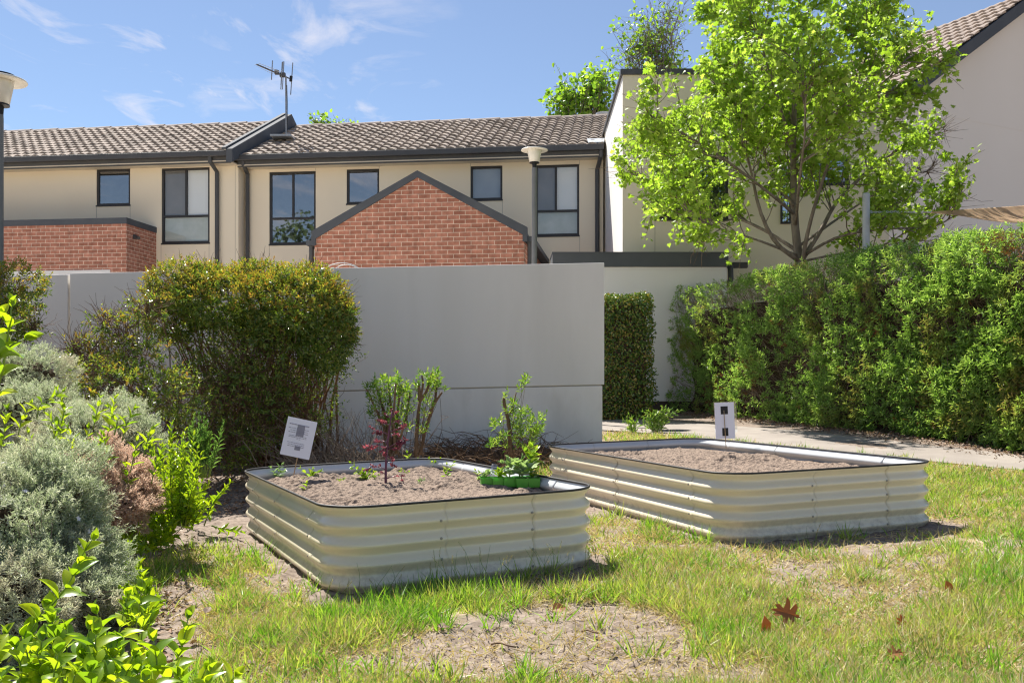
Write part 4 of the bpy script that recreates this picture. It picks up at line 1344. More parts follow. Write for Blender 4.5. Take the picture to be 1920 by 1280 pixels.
def crown_from(limbs, n1, L1, n2, L2, centre, rad, upb=.22, t0=.22):
    """children and grandchildren of the limbs -> (polylines level 1, polylines level 2)"""
    src, dr, ln = [], [], []
    for lb in limbs:
        m = len(lb)
        seg = np.linalg.norm(np.diff(lb, axis=0), axis=1).sum()
        for _ in range(max(4, int(n1 * seg))):
            t = random.uniform(t0, 1) ** .8 * (m - 1.001)
            i = int(t)
            src.append(lb[i] + (lb[i + 1] - lb[i]) * (t - i)); dr.append(lb[i + 1] - lb[i])
            ln.append(L1 * random.uniform(.55, 1.15) * (1.15 - .55 * t / m))
    src, dr, ln = A(src), unit(A(dr)), A(ln)
    d1 = rot_off(dr, np.radians(rng.uniform(28, 70, len(src)))); d1[:, 2] += upb; d1 = unit(d1)
    for _ in range(4):
        e = src + d1 * ln[:, None]
        bad = (np.abs((e - centre) / rad) ** 2.8).sum(1) > 1.0
        ln[bad] *= .7
    e = src + d1 * ln[:, None]
    b1 = bent(src, e, 6, .10)
    N1 = len(b1)
    idx = np.repeat(np.arange(N1), n2)
    t = rng.uniform(.3, 1.0, len(idx)) * 4.99
    i = t.astype(int)
    s2 = b1[idx, i] + (b1[idx, i + 1] - b1[idx, i]) * (t - i)[:, None]
    d2 = rot_off(unit(b1[idx, i + 1] - b1[idx, i]), np.radians(rng.uniform(25, 65, len(idx)))); d2[:, 2] += .1
    e2 = s2 + unit(d2) * (L2 * rng.uniform(.5, 1.2, len(idx)))[:, None]
    return b1, bent(s2, e2, 4, .12)


YM = 14.6
mroot = empty("maple_tree", "young maple with bright lime leaves rising behind the long hedge", "tree", P(1500, 500, YM) * 1.0)
mroot.location = (P(1500, 500, YM).x, YM, .3)
LM = [
    ([(1502, 560, 0), (1500, 500, 0), (1492, 440, .05), (1488, 350, .05), (1488, 250, 0), (1492, 130, 0), (1498, 10, .1), (1500, -60, .1)], .085, .018),
    ([(1500, 490, 0), (1455, 455, -.3), (1425, 395, -.5), (1408, 320, -.6), (1390, 250, -.7), (1368, 150, -.8)], .04, .01),
    ([(1489, 385, 0), (1462, 352, .2), (1432, 285, .4), (1408, 200, .6), (1390, 90, .7)], .036, .009),
    ([(1502, 490, 0), (1540, 430, .2), (1572, 375, .4), (1640, 310, .7), (1720, 262, .9), (1775, 235, 1.0)], .042, .009),
    ([(1503, 495, 0), (1518, 420, -.3), (1545, 330, -.6), (1580, 230, -.8), (1620, 120, -.9), (1640, 40, -.9)], .036, .009),
    ([(1495, 470, 0), (1430, 430, .4), (1350, 395, .8), (1260, 360, 1.0), (1185, 320, 1.1)], .032, .008),
    ([(1497, 480, 0), (1420, 450, -.5), (1340, 425, -.9), (1290, 400, -1.2)], .024, .007),
    ([(1505, 480, 0), (1570, 445, -.4), (1650, 430, -.8), (1745, 425, -1.0), (1790, 405, -1.1)], .026, .007),
    ([(1490, 330, 0), (1530, 240, .4), (1570, 130, .7), (1600, 20, .9), (1625, -30, 1.0)], .03, .008),
    ([(1489, 280, 0), (1455, 180, -.4), (1430, 90, -.7), (1400, -20, -.9)], .028, .008),
    ([(1488, 400, 0), (1440, 360, -.6), (1360, 300, -1.0), (1280, 250, -1.3), (1215, 215, -1.4)], .028, .007),
    ([(1490, 240, 0), (1440, 150, .9), (1380, 60, 1.4), (1345, 20, 1.5)], .024, .007),
    ([(1489, 300, 0), (1560, 220, -1.0), (1650, 160, -1.5), (1700, 110, -1.6)], .026, .007),
    ([(1490, 420, 0), (1480, 330, 1.2), (1470, 220, 1.8), (1460, 120, 2.0)], .028, .007),
    ([(1492, 420, 0), (1500, 330, -1.3), (1510, 230, -1.9), (1500, 120, -2.0)], .026, .007),
    ([(1500, 460, 0), (1600, 390, 1.2), (1680, 340, 1.7), (1740, 320, 1.9)], .024, .007),
    ([(1505, 490, 0), (1600, 470, -.1), (1690, 455, .3), (1755, 450, .4)], .02, .006),
    ([(1490, 400, 0), (1400, 330, 1.3), (1310, 280, 1.7), (1240, 270, 1.9)], .024, .007),
]
limbs = []
for k, (pts, r0, r1) in enumerate(LM):
    q = cat_rom([P(a, b, YM + c) for a, b, c in pts], 14)
    limbs.append(q)
    rr = np.linspace(1, 0, 14) ** 1.2 * (r0 - r1) + r1
    if k == 0:
        t_ = MB(); q2 = np.vstack([[q[0][0], q[0][1], .2], q]); t_.tube([Vector(p) - mroot.location for p in q2], [r0 * 1.2] + list(rr), 10); t_.build("trunk", M['bark'], mroot, smooth=True)
    else:
        tb_ = MB(); tb_.tube([Vector(p) - mroot.location for p in q], list(rr), 7); tb_.build("limb", M['bark'], mroot, smooth=True)
mc, mr = A(P(1472, 215, YM)), A((2.68, 2.45, 2.5))
b1, b2 = crown_from(limbs, 7.0, 1.05, 7, .42, mc, mr)
twigs("branches", b1, taper(len(b1), 6, .011, .004), M['bark'], mroot, 4)
twigs("twigs", b2, taper(len(b2), 4, .0042, .002), M['stem'], mroot, 3)
nl = 13
ix = np.repeat(np.arange(len(b2)), nl)
t = rng.uniform(.25, 1.05, len(ix)) * 2.99; i = np.clip(t.astype(int), 0, 2)
p = b2[ix, i] + (b2[ix, i + 1] - b2[ix, i]) * (t - i)[:, None] + rng.normal(0, .045, (len(ix), 3))
q_ = (np.abs((p - mc) / mr) ** 2.8).sum(1)
keep = (q_ < 1.02) & (rng.random(len(p)) > .10) & (p[:, 2] > gz(p[:, 0], p[:, 1]) + 1.3)
p = p[keep]
d = unit(rdir(len(p)) + A([0, 0, -.35])); nrm = unit(rdir(len(p)) * .8 + A([0, 0, .8]))
s_ = rng.uniform(.045, .10, len(p))
Leaves().place(T_MAPLE, p, d, nrm, np.stack([s_ * 1.05, s_, s_], -1)).build("crown", M['maple'], mroot)


# ------------------------------------------------------------------ trees beyond the roofs
def far_tree(label, base_px, Y, blobs, nleaf, ls, mat, bare=0, group="trees beyond the rooftops"):
    b = P(base_px, 700, Y)
    root = empty("tree", label, "tree", (b.x, b.y, .4), 0, group)
    c, r = blobs_px(blobs)
    top = c.mean(0)
    q = cat_rom([(b.x, b.y, .4), (b.x + .1, b.y, top[2] * .5), tuple(top)], 8)
    t_ = MB(); t_.tube([Vector(x) - root.location for x in q], list(np.linspace(.2, .05, 8)), 8); t_.build("trunk", M['bark'], root, smooth=True)
    N = 26 * len(c)
    kk = rng.integers(0, len(c), N)
    tg = c[kk] + rdir(N) * r[kk] * rng.uniform(.3, 1.0 + (.25 if bare else 0), (N, 1))
    st_ = q[rng.integers(3, 8, N)]
    br = bent(st_, tg, 6, .10)
    twigs("branches", br, taper(N, 6, .03, .006), M['bark'], root, 4)
    ix = np.repeat(np.arange(N), 5 if not bare else 9)
    s2 = br[ix, rng.integers(3, 6, len(ix))]
    e2 = s2 + unit(rdir(len(ix)) + A([0, 0, .6])) * rng.uniform(.25, .8, (len(ix), 1)) * (1.3 if bare else .7)
    b2_ = bent(s2, e2, 4, .12)
    twigs("twigs", b2_, taper(len(ix), 4, .010, .004), M['bark'], root, 3)
    m_ = rng.integers(0, len(ix) if not bare else int(len(ix) * .45), nleaf)
    tt = rng.uniform(.2, 1.1, nleaf)[:, None]
    p_ = b2_[m_, 0] + (b2_[m_, 3] - b2_[m_, 0]) * tt + rng.normal(0, .10, (nleaf, 3))
    s = rng.uniform(.7, 1.3, nleaf) * ls
    Leaves().place(T_LEAF6, p_, rdir(nleaf) + A([0, 0, -.2]), rdir(nleaf) + A([0, 0, .7]), np.stack([s * .8, s, s], -1)).build("crown", mat, root)
    return root


far_tree("leafy tree top between the tiled roof and the tall oatmeal building", 1090, 33, [(1085, 175, 33, 50, 42), (1125, 165, 33, 34, 38), (1045, 200, 33, 26, 22), (1110, 205, 33, 45, 25)], 2600, .17, M['tree_leaf'])
far_tree("sparse tall tree with many bare twigs above the oatmeal building", 1230, 36, [(1215, 75, 36, 55, 55), (1190, 110, 36, 35, 30), (1255, 50, 36, 40, 50), (1225, 130, 36, 60, 30)], 1500, .15, M['tree_leaf'], bare=1)
far_tree("small green tree tip just showing over the roof ridge", 630, 36, [(608, 240, 36, 20, 12), (650, 244, 36, 30, 9), (595, 236, 36, 8, 8)], 500, .15, M['tree_leaf'])


# trees across the lane behind the viewpoint: the upstairs windows mirror them
def back_tree(label, x, y, h, r):
    root = empty("tree", label, "tree", (x, y, 0), 0, "trees facing the houses")
    t_ = MB(); t_.tube([(0, 0, -.1), (.1, 0, h * .5), (0, .1, h * .8)], [.22, .16, .06], 8); t_.build("trunk", M['bark'], root, smooth=True)
    c = A([(x, y, h * .68), (x + r * .5, y, h * .55), (x - r * .55, y, h * .55), (x, y, h * .85)]); rr = A([(r, r, h * .3), (r * .7, r * .7, h * .25), (r * .7, r * .7, h * .25), (r * .6, r * .6, h * .18)])
    p_, o_2 = shell(c, rr, 2600, .5, 1.1, cull=.3)
    s = rng.uniform(.7, 1.4, len(p_)) * .34
    Leaves().place(T_LEAF6, p_, rdir(len(p_)), o_2 + .8 * rdir(len(p_)), np.stack([s * .8, s, s], -1)).build("crown", M['dark_tree'], root)


back_tree("dark evergreen tree across the lane mirrored in the tall dark window", -15.5, -17, 9.6, 3.0)
back_tree("lower dark evergreen tree across the lane", -20.5, -16, 8.5, 3.2)
back_tree("dark evergreen tree across the lane mirrored in the small left window", -25.5, -18, 12.5, 3.6)
back_tree("small dark evergreen tree across the lane mirrored beside the gable", -9.5, -18, 9.3, 2.4)

# ------------------------------------------------------------------ long hedge
def iy(px): return 1 / (.0565 + (px - 1260) / 660 * (.1075 - .0565))
hA, hB = P(2066, 0, iy(2130)), P(1196, 0, iy(1246))
hA, hB = A((hA.x, hA.y)), A((hB.x, hB.y))
hdir = (hB - hA) / np.linalg.norm(hB - hA); hlen = np.linalg.norm(hB - hA)
hn = A((-hdir[1], hdir[0])); hn = hn if hn[0] < 0 else -hn          # towards the lawn
HT = 2.64
hroot = empty("hedge", "long tall green hedge with brown scorched patches beside the path", "hedge", (hA[0], hA[1], .2))


def hedge_pts(n, depth=(0, .14)):
    """points on the lawn side, the near top edge and the rounded far end"""
    yy = 1 / rng.uniform(1 / hB[1], 1 / hA[1], n)
    s = (yy - hA[1]) / (hB[1] - hA[1]) * hlen
    h = rng.uniform(.0, 1.0, n); h = np.where(rng.random(n) < .16, rng.uniform(.82, 1.0, n), h)
    bul = .10 * fbm(s, h * 2.4, .9, 3, 77) + .05 * fbm(s, h * 2.4, .25, 2, 78)
    prof = np.where(h > .86, -.28 * ((h - .86) / .14) ** 2, 0) + np.where(h < .06, -.04 * (1 - h / .06), 0) + .07 * (h - .5)
    off = bul + prof - rng.uniform(*depth, n) * np.where(h > .80, 4.0, 1.0)
    x = hA[0] + hdir[0] * s + hn[0] * off; y = hA[1] + hdir[1] * s + hn[1] * off
    g = gz(x, y) - .01
    top = HT - .13 * np.clip(1 - s / hlen, 0, 1) ** .7 + .06 * fbm(s, s * 0, .8, 3, 5) - .02 * (s / hlen) ** 3
    z = g + (top - g) * h
    nrm = np.stack([np.full(n, hn[0]), np.full(n, hn[1]), np.where(h > .86, 1.2, .28)], -1)
    # far end: half round
    m = int(n * .17)
    a = rng.uniform(0, PI, m); rr = .62
    hx = rng.uniform(.04, 1.0, m)
    cx, cy = hB[0] - hn[0] * rr, hB[1] - hn[1] * rr
    ex, ey = np.cos(a) * hn[0] + np.sin(a) * hdir[0], np.cos(a) * hn[1] + np.sin(a) * hdir[1]
    r2 = rr - rng.uniform(*depth, m) - np.where(hx > .86, .25 * ((hx - .86) / .14) ** 2, 0) + .06 * vnoise(a * 2, hx * 4, 1, 3)
    x2, y2 = cx + ex * r2, cy + ey * r2; g2 = gz(x2, y2) + .06
    z2 = g2 + (HT - .14 - g2) * hx
    return (np.concatenate([np.stack([x, y, z], -1), np.stack([x2, y2, z2], -1)]), np.concatenate([unit(nrm), unit(np.stack([ex, ey, np.where(hx > .86, 1.2, .25)], -1))]),
            np.concatenate([s, np.full(m, hlen)]), np.concatenate([h, hx]))


hp_, hn_, hs_, hh_ = hedge_pts(13500)
dens = .74 + .75 * fbm(hs_, hh_ * 2.4, .55, 3, 101) - .30 * np.clip((hh_ - .72) / .28, 0, 1)
keep = rng.random(len(hp_)) < np.clip(dens, .10, 1)
hp_, hn_, hs_, hh_ = hp_[keep], hn_[keep], hs_[keep], hh_[keep]
dd_ = unit(hn_ + rng.normal(0, .38, hn_.shape) + A([0, 0, .35]))
sz = np.clip(hp_[:, 1] / 11, .8, 1.25)
Leaves().shoots(hp_, dd_, 10, .085, .072, .0200, T_LEAF4, (30, 85)).build("foliage", M['hedge'], hroot)
br_p, br_n, br_s, br_h = hedge_pts(5000, (0, .10))
sel = np.zeros(len(br_p), bool)
for (px, py, rx, ry) in ((1470, 610, 20, 60), (1585, 690, 30, 26), (1715, 700, 22, 18), (1745, 770, 34, 62), (1400, 700, 40, 40), (1880, 460, 70, 25), (1640, 620, 26, 40), (1340, 740, 30, 40)):
    ppx, ppy = proj(br_p[:, 0], br_p[:, 1], br_p[:, 2]); sel |= (((ppx - px) / rx) ** 2 + ((ppy - py) / ry) ** 2 < rng.uniform(.2, 1, len(br_p)))
sel |= rng.random(len(br_p)) < .03
Leaves().shoots(br_p[sel], unit(br_n[sel] + rng.normal(0, .5, br_n[sel].shape)), 9, .06, .044, .010, T_LEAF4, (25, 85)).build("dead_leaves", M['hedge_brown'], hroot)
tp, tn, ts, th_ = hedge_pts(5200, (.02, .05))
a0 = tp - tn * rng.uniform(.16, .32, (len(tp), 1)) + rng.normal(0, .09, (len(tp), 3)) - A([0, 0, .05])
twigs("branches", bent(a0, tp + A([0, 0, 1]) * rng.uniform(0, .07, (len(tp), 1)), 4, .10), taper(len(tp), 4, .0042, .0018), M['drytwig'], hroot, 3)
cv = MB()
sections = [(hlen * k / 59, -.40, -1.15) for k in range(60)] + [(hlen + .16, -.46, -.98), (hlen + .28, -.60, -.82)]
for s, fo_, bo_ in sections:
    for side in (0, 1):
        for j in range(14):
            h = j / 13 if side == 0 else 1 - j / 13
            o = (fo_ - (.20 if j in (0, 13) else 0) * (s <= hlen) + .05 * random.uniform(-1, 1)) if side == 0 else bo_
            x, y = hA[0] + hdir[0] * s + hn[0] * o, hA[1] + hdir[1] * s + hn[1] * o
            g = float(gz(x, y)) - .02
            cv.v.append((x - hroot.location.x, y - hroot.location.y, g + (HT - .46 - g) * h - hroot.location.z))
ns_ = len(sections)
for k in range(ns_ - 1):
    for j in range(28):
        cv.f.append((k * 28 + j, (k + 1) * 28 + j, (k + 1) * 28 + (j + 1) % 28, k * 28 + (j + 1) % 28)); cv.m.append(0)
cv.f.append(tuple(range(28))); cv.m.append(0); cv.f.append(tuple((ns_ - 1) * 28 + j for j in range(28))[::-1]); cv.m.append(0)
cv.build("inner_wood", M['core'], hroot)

# small clipped hedge behind the end of the wall
YB = 14.6
c0, c1 = P(1090, 552, YB), P(1224, 785, YB)
sroot = empty("hedge", "narrow square clipped hedge standing at the free end of the grey wall", "hedge", (c0.x, YB, .28))
n = 9500
f_ = rng.random(n)
X_, Yv, Zv, N_ = np.empty(n), np.empty(n), np.empty(n), np.zeros((n, 3))
x0, x1, z1, z0 = c0.x, c1.x, c0.z, .32
fr_, sd_, tp_ = f_ < .62, (f_ >= .62) & (f_ < .80), f_ >= .80
X_[:] = rng.uniform(x0, x1, n); Yv[:] = rng.uniform(YB, YB + .7, n); Zv[:] = rng.uniform(z0, z1, n)
dep = rng.uniform(-.03, .07, n)
Yv[fr_] = (YB + dep)[fr_]; N_[fr_] = (0, -1, .2); X_[sd_] = (x1 - dep)[sd_]; N_[sd_] = (1, 0, .2); Zv[tp_] = (z1 - dep)[tp_]; N_[tp_] = (0, -.1, 1)
_j = (.05 * fbm(X_ * 1.0, Zv, .35, 3, 8)); Yv -= _j * fr_; Zv += .06 * fbm(X_, Yv, .25, 2, 9) * tp_
X_ += .06 * fbm(Zv, Yv, .4, 3, 8) * sd_ + .02 * fbm(Zv, Yv, .5, 2, 8) - .05 * np.clip((z1 - .9 - Zv), 0, 1) * sd_
pp = np.stack([X_, Yv, Zv], -1)
Leaves().place(T_LEAF6, pp, rdir(n) + A([0, 0, -.1]), N_ + .6 * rdir(n), np.stack([rng.uniform(.02, .034, n), rng.uniform(.035, .055, n), np.full(n, .04)], -1)).build("foliage", M['box'], sroot)
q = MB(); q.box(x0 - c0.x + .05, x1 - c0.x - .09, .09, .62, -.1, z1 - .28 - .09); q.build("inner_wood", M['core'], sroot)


# ------------------------------------------------------------------ shrubs
def shrub(name, label, cat, blobs, base_px, n_sh, nl, slen, ll, lw, mat, young=None, yfrac=.3, ytop=.55, nstem=30, T=T_LEAF4, stem_mat='stem', r0=.012, inner=.72, weights=None, group=None,
          up=.0, ntw=0, core=None, spread=(35, 80), bow=.12, base_sp=.12, dirup=.35):
    c, r = blobs_px(blobs)
    bs = [G(px, py) if not isinstance(px, tuple) else Vector(px) for px, py in base_px]
    root = empty(name, label, cat, tuple(bs[0]), 0, group)
    p_, o_ = shell(c, r, n_sh, inner, weights=weights)
    d_ = unit(o_ + rng.normal(0, .45, p_.shape) + A([0, 0, dirup]))
    top = np.zeros(len(p_), bool)
    if young:
        zz = (p_[:, 2] - p_[:, 2].min()) / (np.ptp(p_[:, 2]) + 1e-6)
        top = (zz + rng.normal(0, .12, len(p_)) > ytop) & (rng.random(len(p_)) < yfrac) & (o_[:, 2] > -.2)
        Leaves().shoots(p_[top] + o_[top] * .02, d_[top], nl, slen, ll * .9, lw * .9, T, (25, 70), up=up).build("young_leaves", young, root)
    Leaves().shoots(p_[~top], d_[~top], nl, slen, ll, lw, T, spread, up=up).build("foliage", mat, root)
    tg = p_[rng.integers(0, len(p_), nstem)] if len(p_) else c
    kk = rng.integers(0, len(c), nstem); tg = c[kk] + rdir(nstem) * r[kk] * rng.uniform(.2, .95, (nstem, 1))
    stems_to("stems", M[stem_mat], root, [tuple(b) for b in bs], tg, r0, .003, 6, bow, base_sp)
    if ntw:
        kk = rng.integers(0, len(c), ntw)
        a_ = c[kk] + rdir(ntw) * r[kk] * rng.uniform(.1, .7, (ntw, 1))
        e_ = a_ + unit(rdir(ntw) + (a_ - c[kk]) / r[kk] * .7 + A([0, 0, .3])) * rng.uniform(.08, .30, (ntw, 1))
        a_[:, 2] = np.maximum(a_[:, 2], gz(a_[:, 0], a_[:, 1])); e_[:, 2] = np.maximum(e_[:, 2], gz(e_[:, 0], e_[:, 1]) + .02)
        twigs("twigs", bent(a_, e_, 4, .16), taper(ntw, 4, .0028, .0012), M[stem_mat if stem_mat != 'redstem' else 'stem'], root, 3)
    return root


YS = 8.5
big = shrub("shrub", "tall rounded shrub with orange tipped leaves on top and bare brown stems below", "shrub",
            [(440, 565, YS, 120, 50, 95), (550, 575, YS - .1, 98, 60, 95), (628, 570, YS, 22, 30), (585, 526, YS, 36, 18), (480, 522, YS, 42, 18), (395, 526, YS, 36, 18), (636, 630, YS, 18, 24), (305, 560, YS, 26, 24), (520, 620, YS - .2, 60, 30), (345, 535, YS, 62, 36), (605, 620, YS, 50, 74, 70), (325, 600, YS + .1, 45, 34)],
            [(480, 875), (540, 870), (590, 872), (430, 870)], 5400, 8, .085, .047, .021, M['photinia'], M['photinia_young'], .62, .42, nstem=60, stem_mat='redstem', r0=.016, ntw=1300, base_sp=.14, bow=.10)
c_, r_ = blobs_px([(500, 665, YS, 165, 75, 110), (420, 740, YS - .1, 125, 85, 100), (520, 760, YS + .1, 120, 90, 80), (410, 830, YS - .2, 100, 50, 80)])
p_, o_ = shell(c_, r_, 2700, .35, 1.10, cull=.2)
L_ = Leaves(); L_.shoots(p_, unit(o_ + rng.normal(0, .6, p_.shape)), 6, .07, .038, .018, T_LEAF4, (35, 85)); lo_ = L_.build("lower_foliage", M['photinia'], big)
nn = 2600
kk = rng.integers(0, 4, nn); a_ = c_[kk] + rdir(nn) * r_[kk] * rng.uniform(.1, .95, (nn, 1)); e_ = a_ + unit(rdir(nn) + A([0, 0, .5])) * rng.uniform(.08, .38, (nn, 1))
twigs("bare_twigs", bent(a_, e_, 5, .2), taper(nn, 5, .0032, .0013), M['stem'], big, 3)
bs_ = A([tuple(G(px, 872)) for px in (455, 475, 495, 510, 525, 540, 555, 570, 580, 590)]); nn = 70
st0 = bs_[rng.integers(0, 10, nn)] + rng.normal(0, .06, (nn, 3)) * A([1, 1.5, 0]); st1 = st0 + A([0, 0, 1]) * rng.uniform(.8, 1.35, (nn, 1)) + rng.normal(0, .15, (nn, 3)) * A([1, 1, .2])
twigs("bare_stems", bent(st0, st1, 7, .10), taper(nn, 7, .012, .004), M['redstem'], big, 5)

YL = 7.6
spr = shrub("shrub", "straggly sprawling shrub with thin leafy sprays in front of the grey wall", "shrub",
            [(235, 625, YL, 48, 30), (200, 605, YL, 26, 16), (275, 585, YL, 34, 22), (180, 660, YL, 50, 24), (255, 668, YL, 60, 30), (140, 655, YL, 24, 14), (240, 730, YL - .4, 105, 40), (320, 745, YL - .2, 65, 45), (180, 715, YL - .4, 60, 34), (160, 690, YL, 40, 24)],
            [(230, 855), (290, 860)], 820, 7, .08, .045, .020, M['photinia'], M['photinia_young'], .5, .35, nstem=44, stem_mat='stem', r0=.010, ntw=900, inner=.35, base_sp=.25)
shrub("shrub", "orange tipped shrub at the left edge in front of the darker wall panel", "shrub",
      [(20, 545, 8.2, 58, 40), (-40, 560, 8.2, 70, 60), (10, 600, 8.2, 48, 40), (62, 617, 8.2, 18, 8), (-30, 660, 8.2, 70, 60)],
      [(-20, 850)], 1300, 8, .08, .046, .020, M['photinia'], M['photinia_young'], .65, .45, nstem=24, r0=.012, ntw=300)


def grey_bush(label, blobs, base, n, flowers=0, mat='westringia', twm='drytwig', ll=.016, ntw=900, name="westringia_bush", lumps=.27):
    c, r = blobs_px(blobs)
    b = G(*base)
    root = empty(name, label, "shrub", tuple(b), 0, "grey leaved bushes on the left")
    p_, o_ = shell(c, r, n, .74, 1.10, cull=.68, lumps=lumps)
    # little upright shoots gathered in tufts
    d_ = unit(o_ + rng.normal(0, .35, p_.shape) + A([0, 0, .25]))
    tuft = fbm(p_[:, 0] * 1.0 + p_[:, 1], p_[:, 2] * 1.0, .09, 2, 17)
    p_ = p_ + o_ * (.05 * tuft)[:, None]
    Leaves().shoots(p_, d_, 11, .040, ll * 1.35, ll * .36, T_NEEDLE, (25, 75)).build("foliage", M[mat], root)
    a_ = p_[rng.integers(0, len(p_), ntw)]; oo = unit(a_ - c[np.argmin(np.linalg.norm(a_[:, None] - c[None], axis=2), axis=1)])
    twigs("twigs", bent(a_ - oo * rng.uniform(.08, .2, (ntw, 1)), a_ + oo * .01, 4, .12), taper(ntw, 4, .0028, .0010), M[twm], root, 3)
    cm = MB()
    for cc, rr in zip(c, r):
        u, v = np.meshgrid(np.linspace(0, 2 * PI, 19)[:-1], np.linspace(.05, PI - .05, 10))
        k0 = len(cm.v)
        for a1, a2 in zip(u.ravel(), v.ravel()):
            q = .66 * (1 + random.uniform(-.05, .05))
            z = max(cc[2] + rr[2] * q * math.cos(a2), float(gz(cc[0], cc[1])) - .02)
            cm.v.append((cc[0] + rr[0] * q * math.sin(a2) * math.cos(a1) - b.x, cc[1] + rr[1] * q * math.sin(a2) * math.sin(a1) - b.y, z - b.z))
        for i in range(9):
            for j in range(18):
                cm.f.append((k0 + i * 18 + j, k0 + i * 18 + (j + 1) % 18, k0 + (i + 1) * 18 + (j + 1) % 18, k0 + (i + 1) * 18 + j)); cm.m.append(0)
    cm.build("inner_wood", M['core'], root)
    if flowers:
        f_, fo = shell(c, r, flowers, 1.0, 1.06, cull=.95)
        L = Leaves()
        for k in range(5):
            a_ = 2 * PI * k / 5
            L.place(T_LEAF4, A([[0, 0, .012]]), A([[math.cos(a_), math.sin(a_), .2]]), A([[0, 0, 1]]), A([[.010, .013, .013]]))
        f0 = L.build("flower", M['petal'], None); f0.parent = root
        for k in range(len(f_)):
            fl_ = f0 if k == 0 else f0.copy()
            if k: COL.objects.link(fl_)
            fl_.parent = root
            fl_.location = Vector(f_[k]) - root.location; fl_.rotation_euler = Vector(fo[k]).to_track_quat('Z', 'Y').to_euler()
    return root


grey_bush("big silvery grey bush with small lilac flowers in the left foreground", [(50, 930, 3.9, 120, 92), (30, 1010, 3.7, 150, 120), (100, 990, 3.8, 72, 100), (90, 1110, 3.5, 110, 90), (165, 1105, 3.7, 72, 70), (10, 1150, 3.3, 120, 90), (200, 1140, 3.8, 48, 50)], (60, 1190), 20000, 95, ntw=2500)
grey_bush("grey bush with brownish sprigs under the darker wall panel", [(50, 705, 6.6, 75, 40), (-10, 715, 6.6, 70, 55), (95, 760, 6.2, 50, 35), (30, 775, 6.0, 90, 45)], (30, 850), 7000, 10)
grey_bush("grey bush between the straggly shrub and the dry brown bush", [(190, 795, 5.9, 75, 46), (240, 835, 5.6, 60, 58), (140, 830, 5.4, 70, 60), (280, 860, 5.6, 34, 45)], (230, 930), 7000, 10)
grey_bush("dried out pinkish brown bush beside the silvery grey bush", [(190, 880, 4.9, 44, 34), (230, 900, 4.8, 40, 34), (180, 930, 4.6, 44, 44), (225, 950, 4.6, 40, 36), (258, 935, 4.8, 28, 30), (160, 900, 4.9, 30, 40)], (200, 985), 8000, 0, 'dry_bush', name="dry_bush", lumps=.42)
# ------------------------------------------------------------------ lime green privet shoots
def leafy_stems(name, label, cat, stems, ll, lw, mat, group=None, T=T_BIG, step=.045, stem_r=.0028, stem_mat='green_stem', jit=.25, droop=.0, whorl=2, ang=52):
    """each stem a list of 3-D points; leaves sit in pairs along it and at its tip"""
    root = empty(name, label, cat, tuple(stems[0][0]), 0, group)
    L = Leaves()
    sb = MB()
    many = len(stems) > 60
    for st in stems:
        q = cat_rom(st, 12)
        if not many: sb = MB()
        sb.tube([Vector(x) - root.location for x in q], list(np.linspace(stem_r, stem_r * .45, 12)), 6)
        if not many: sb.build("stem", M[stem_mat], root, smooth=True)
        seg = np.linalg.norm(np.diff(q, axis=0), axis=1); cum = np.concatenate(([0], np.cumsum(seg)))
        n = max(2, int(cum[-1] * .82 / step))
        ph = random.uniform(0, 6)
        for k in range(n + 1):
            s = cum[-1] * (.22 + .78 * k / n)
            i = min(int(np.searchsorted(cum, s)) - 1, 10); i = max(i, 0)
            f = (s - cum[i]) / max(seg[i], 1e-6)
            pos = q[i] + (q[i + 1] - q[i]) * f
            d = unit((q[i + 1] - q[i])[None])[0]
            a = unit(np.cross(d, A([.2, .1, 1]) if abs(d[2]) < .9 else A([1, .2, 0]))[None])[0]; b = np.cross(d, a)
            tipf = k / n
            for w_ in range(whorl if k < n else whorl + 1):
                an = ph + k * PI / 2 + w_ * 2 * PI / whorl + random.gauss(0, jit)
                rad = a * math.cos(an) + b * math.sin(an)
                al = R(ang - 22 * tipf + random.gauss(0, 9)) if k < n else R(random.uniform(8, 30))
                ld = d * math.cos(al) + rad * math.sin(al); ld[2] -= droop
                nr = d * math.sin(al) - rad * math.cos(al)
                sc_ = random.uniform(.7, 1.15) * (1.0 - .45 * max(0, tipf - .55) / .45)
                L.place(T, pos[None], ld[None], nr[None] + rng.normal(0, .2, (1, 3)), A([[lw * sc_, ll * sc_, ll * sc_]]))
    if many: sb.build("stems", M[stem_mat], root, smooth=True)
    L.build("foliage", mat, root, smooth=(T is T_BIG))
    return root


def px_stem(pts, Y, dY=0.0):
    return [P(a, b, Y + dY * i) for i, (a, b) in enumerate(pts)]


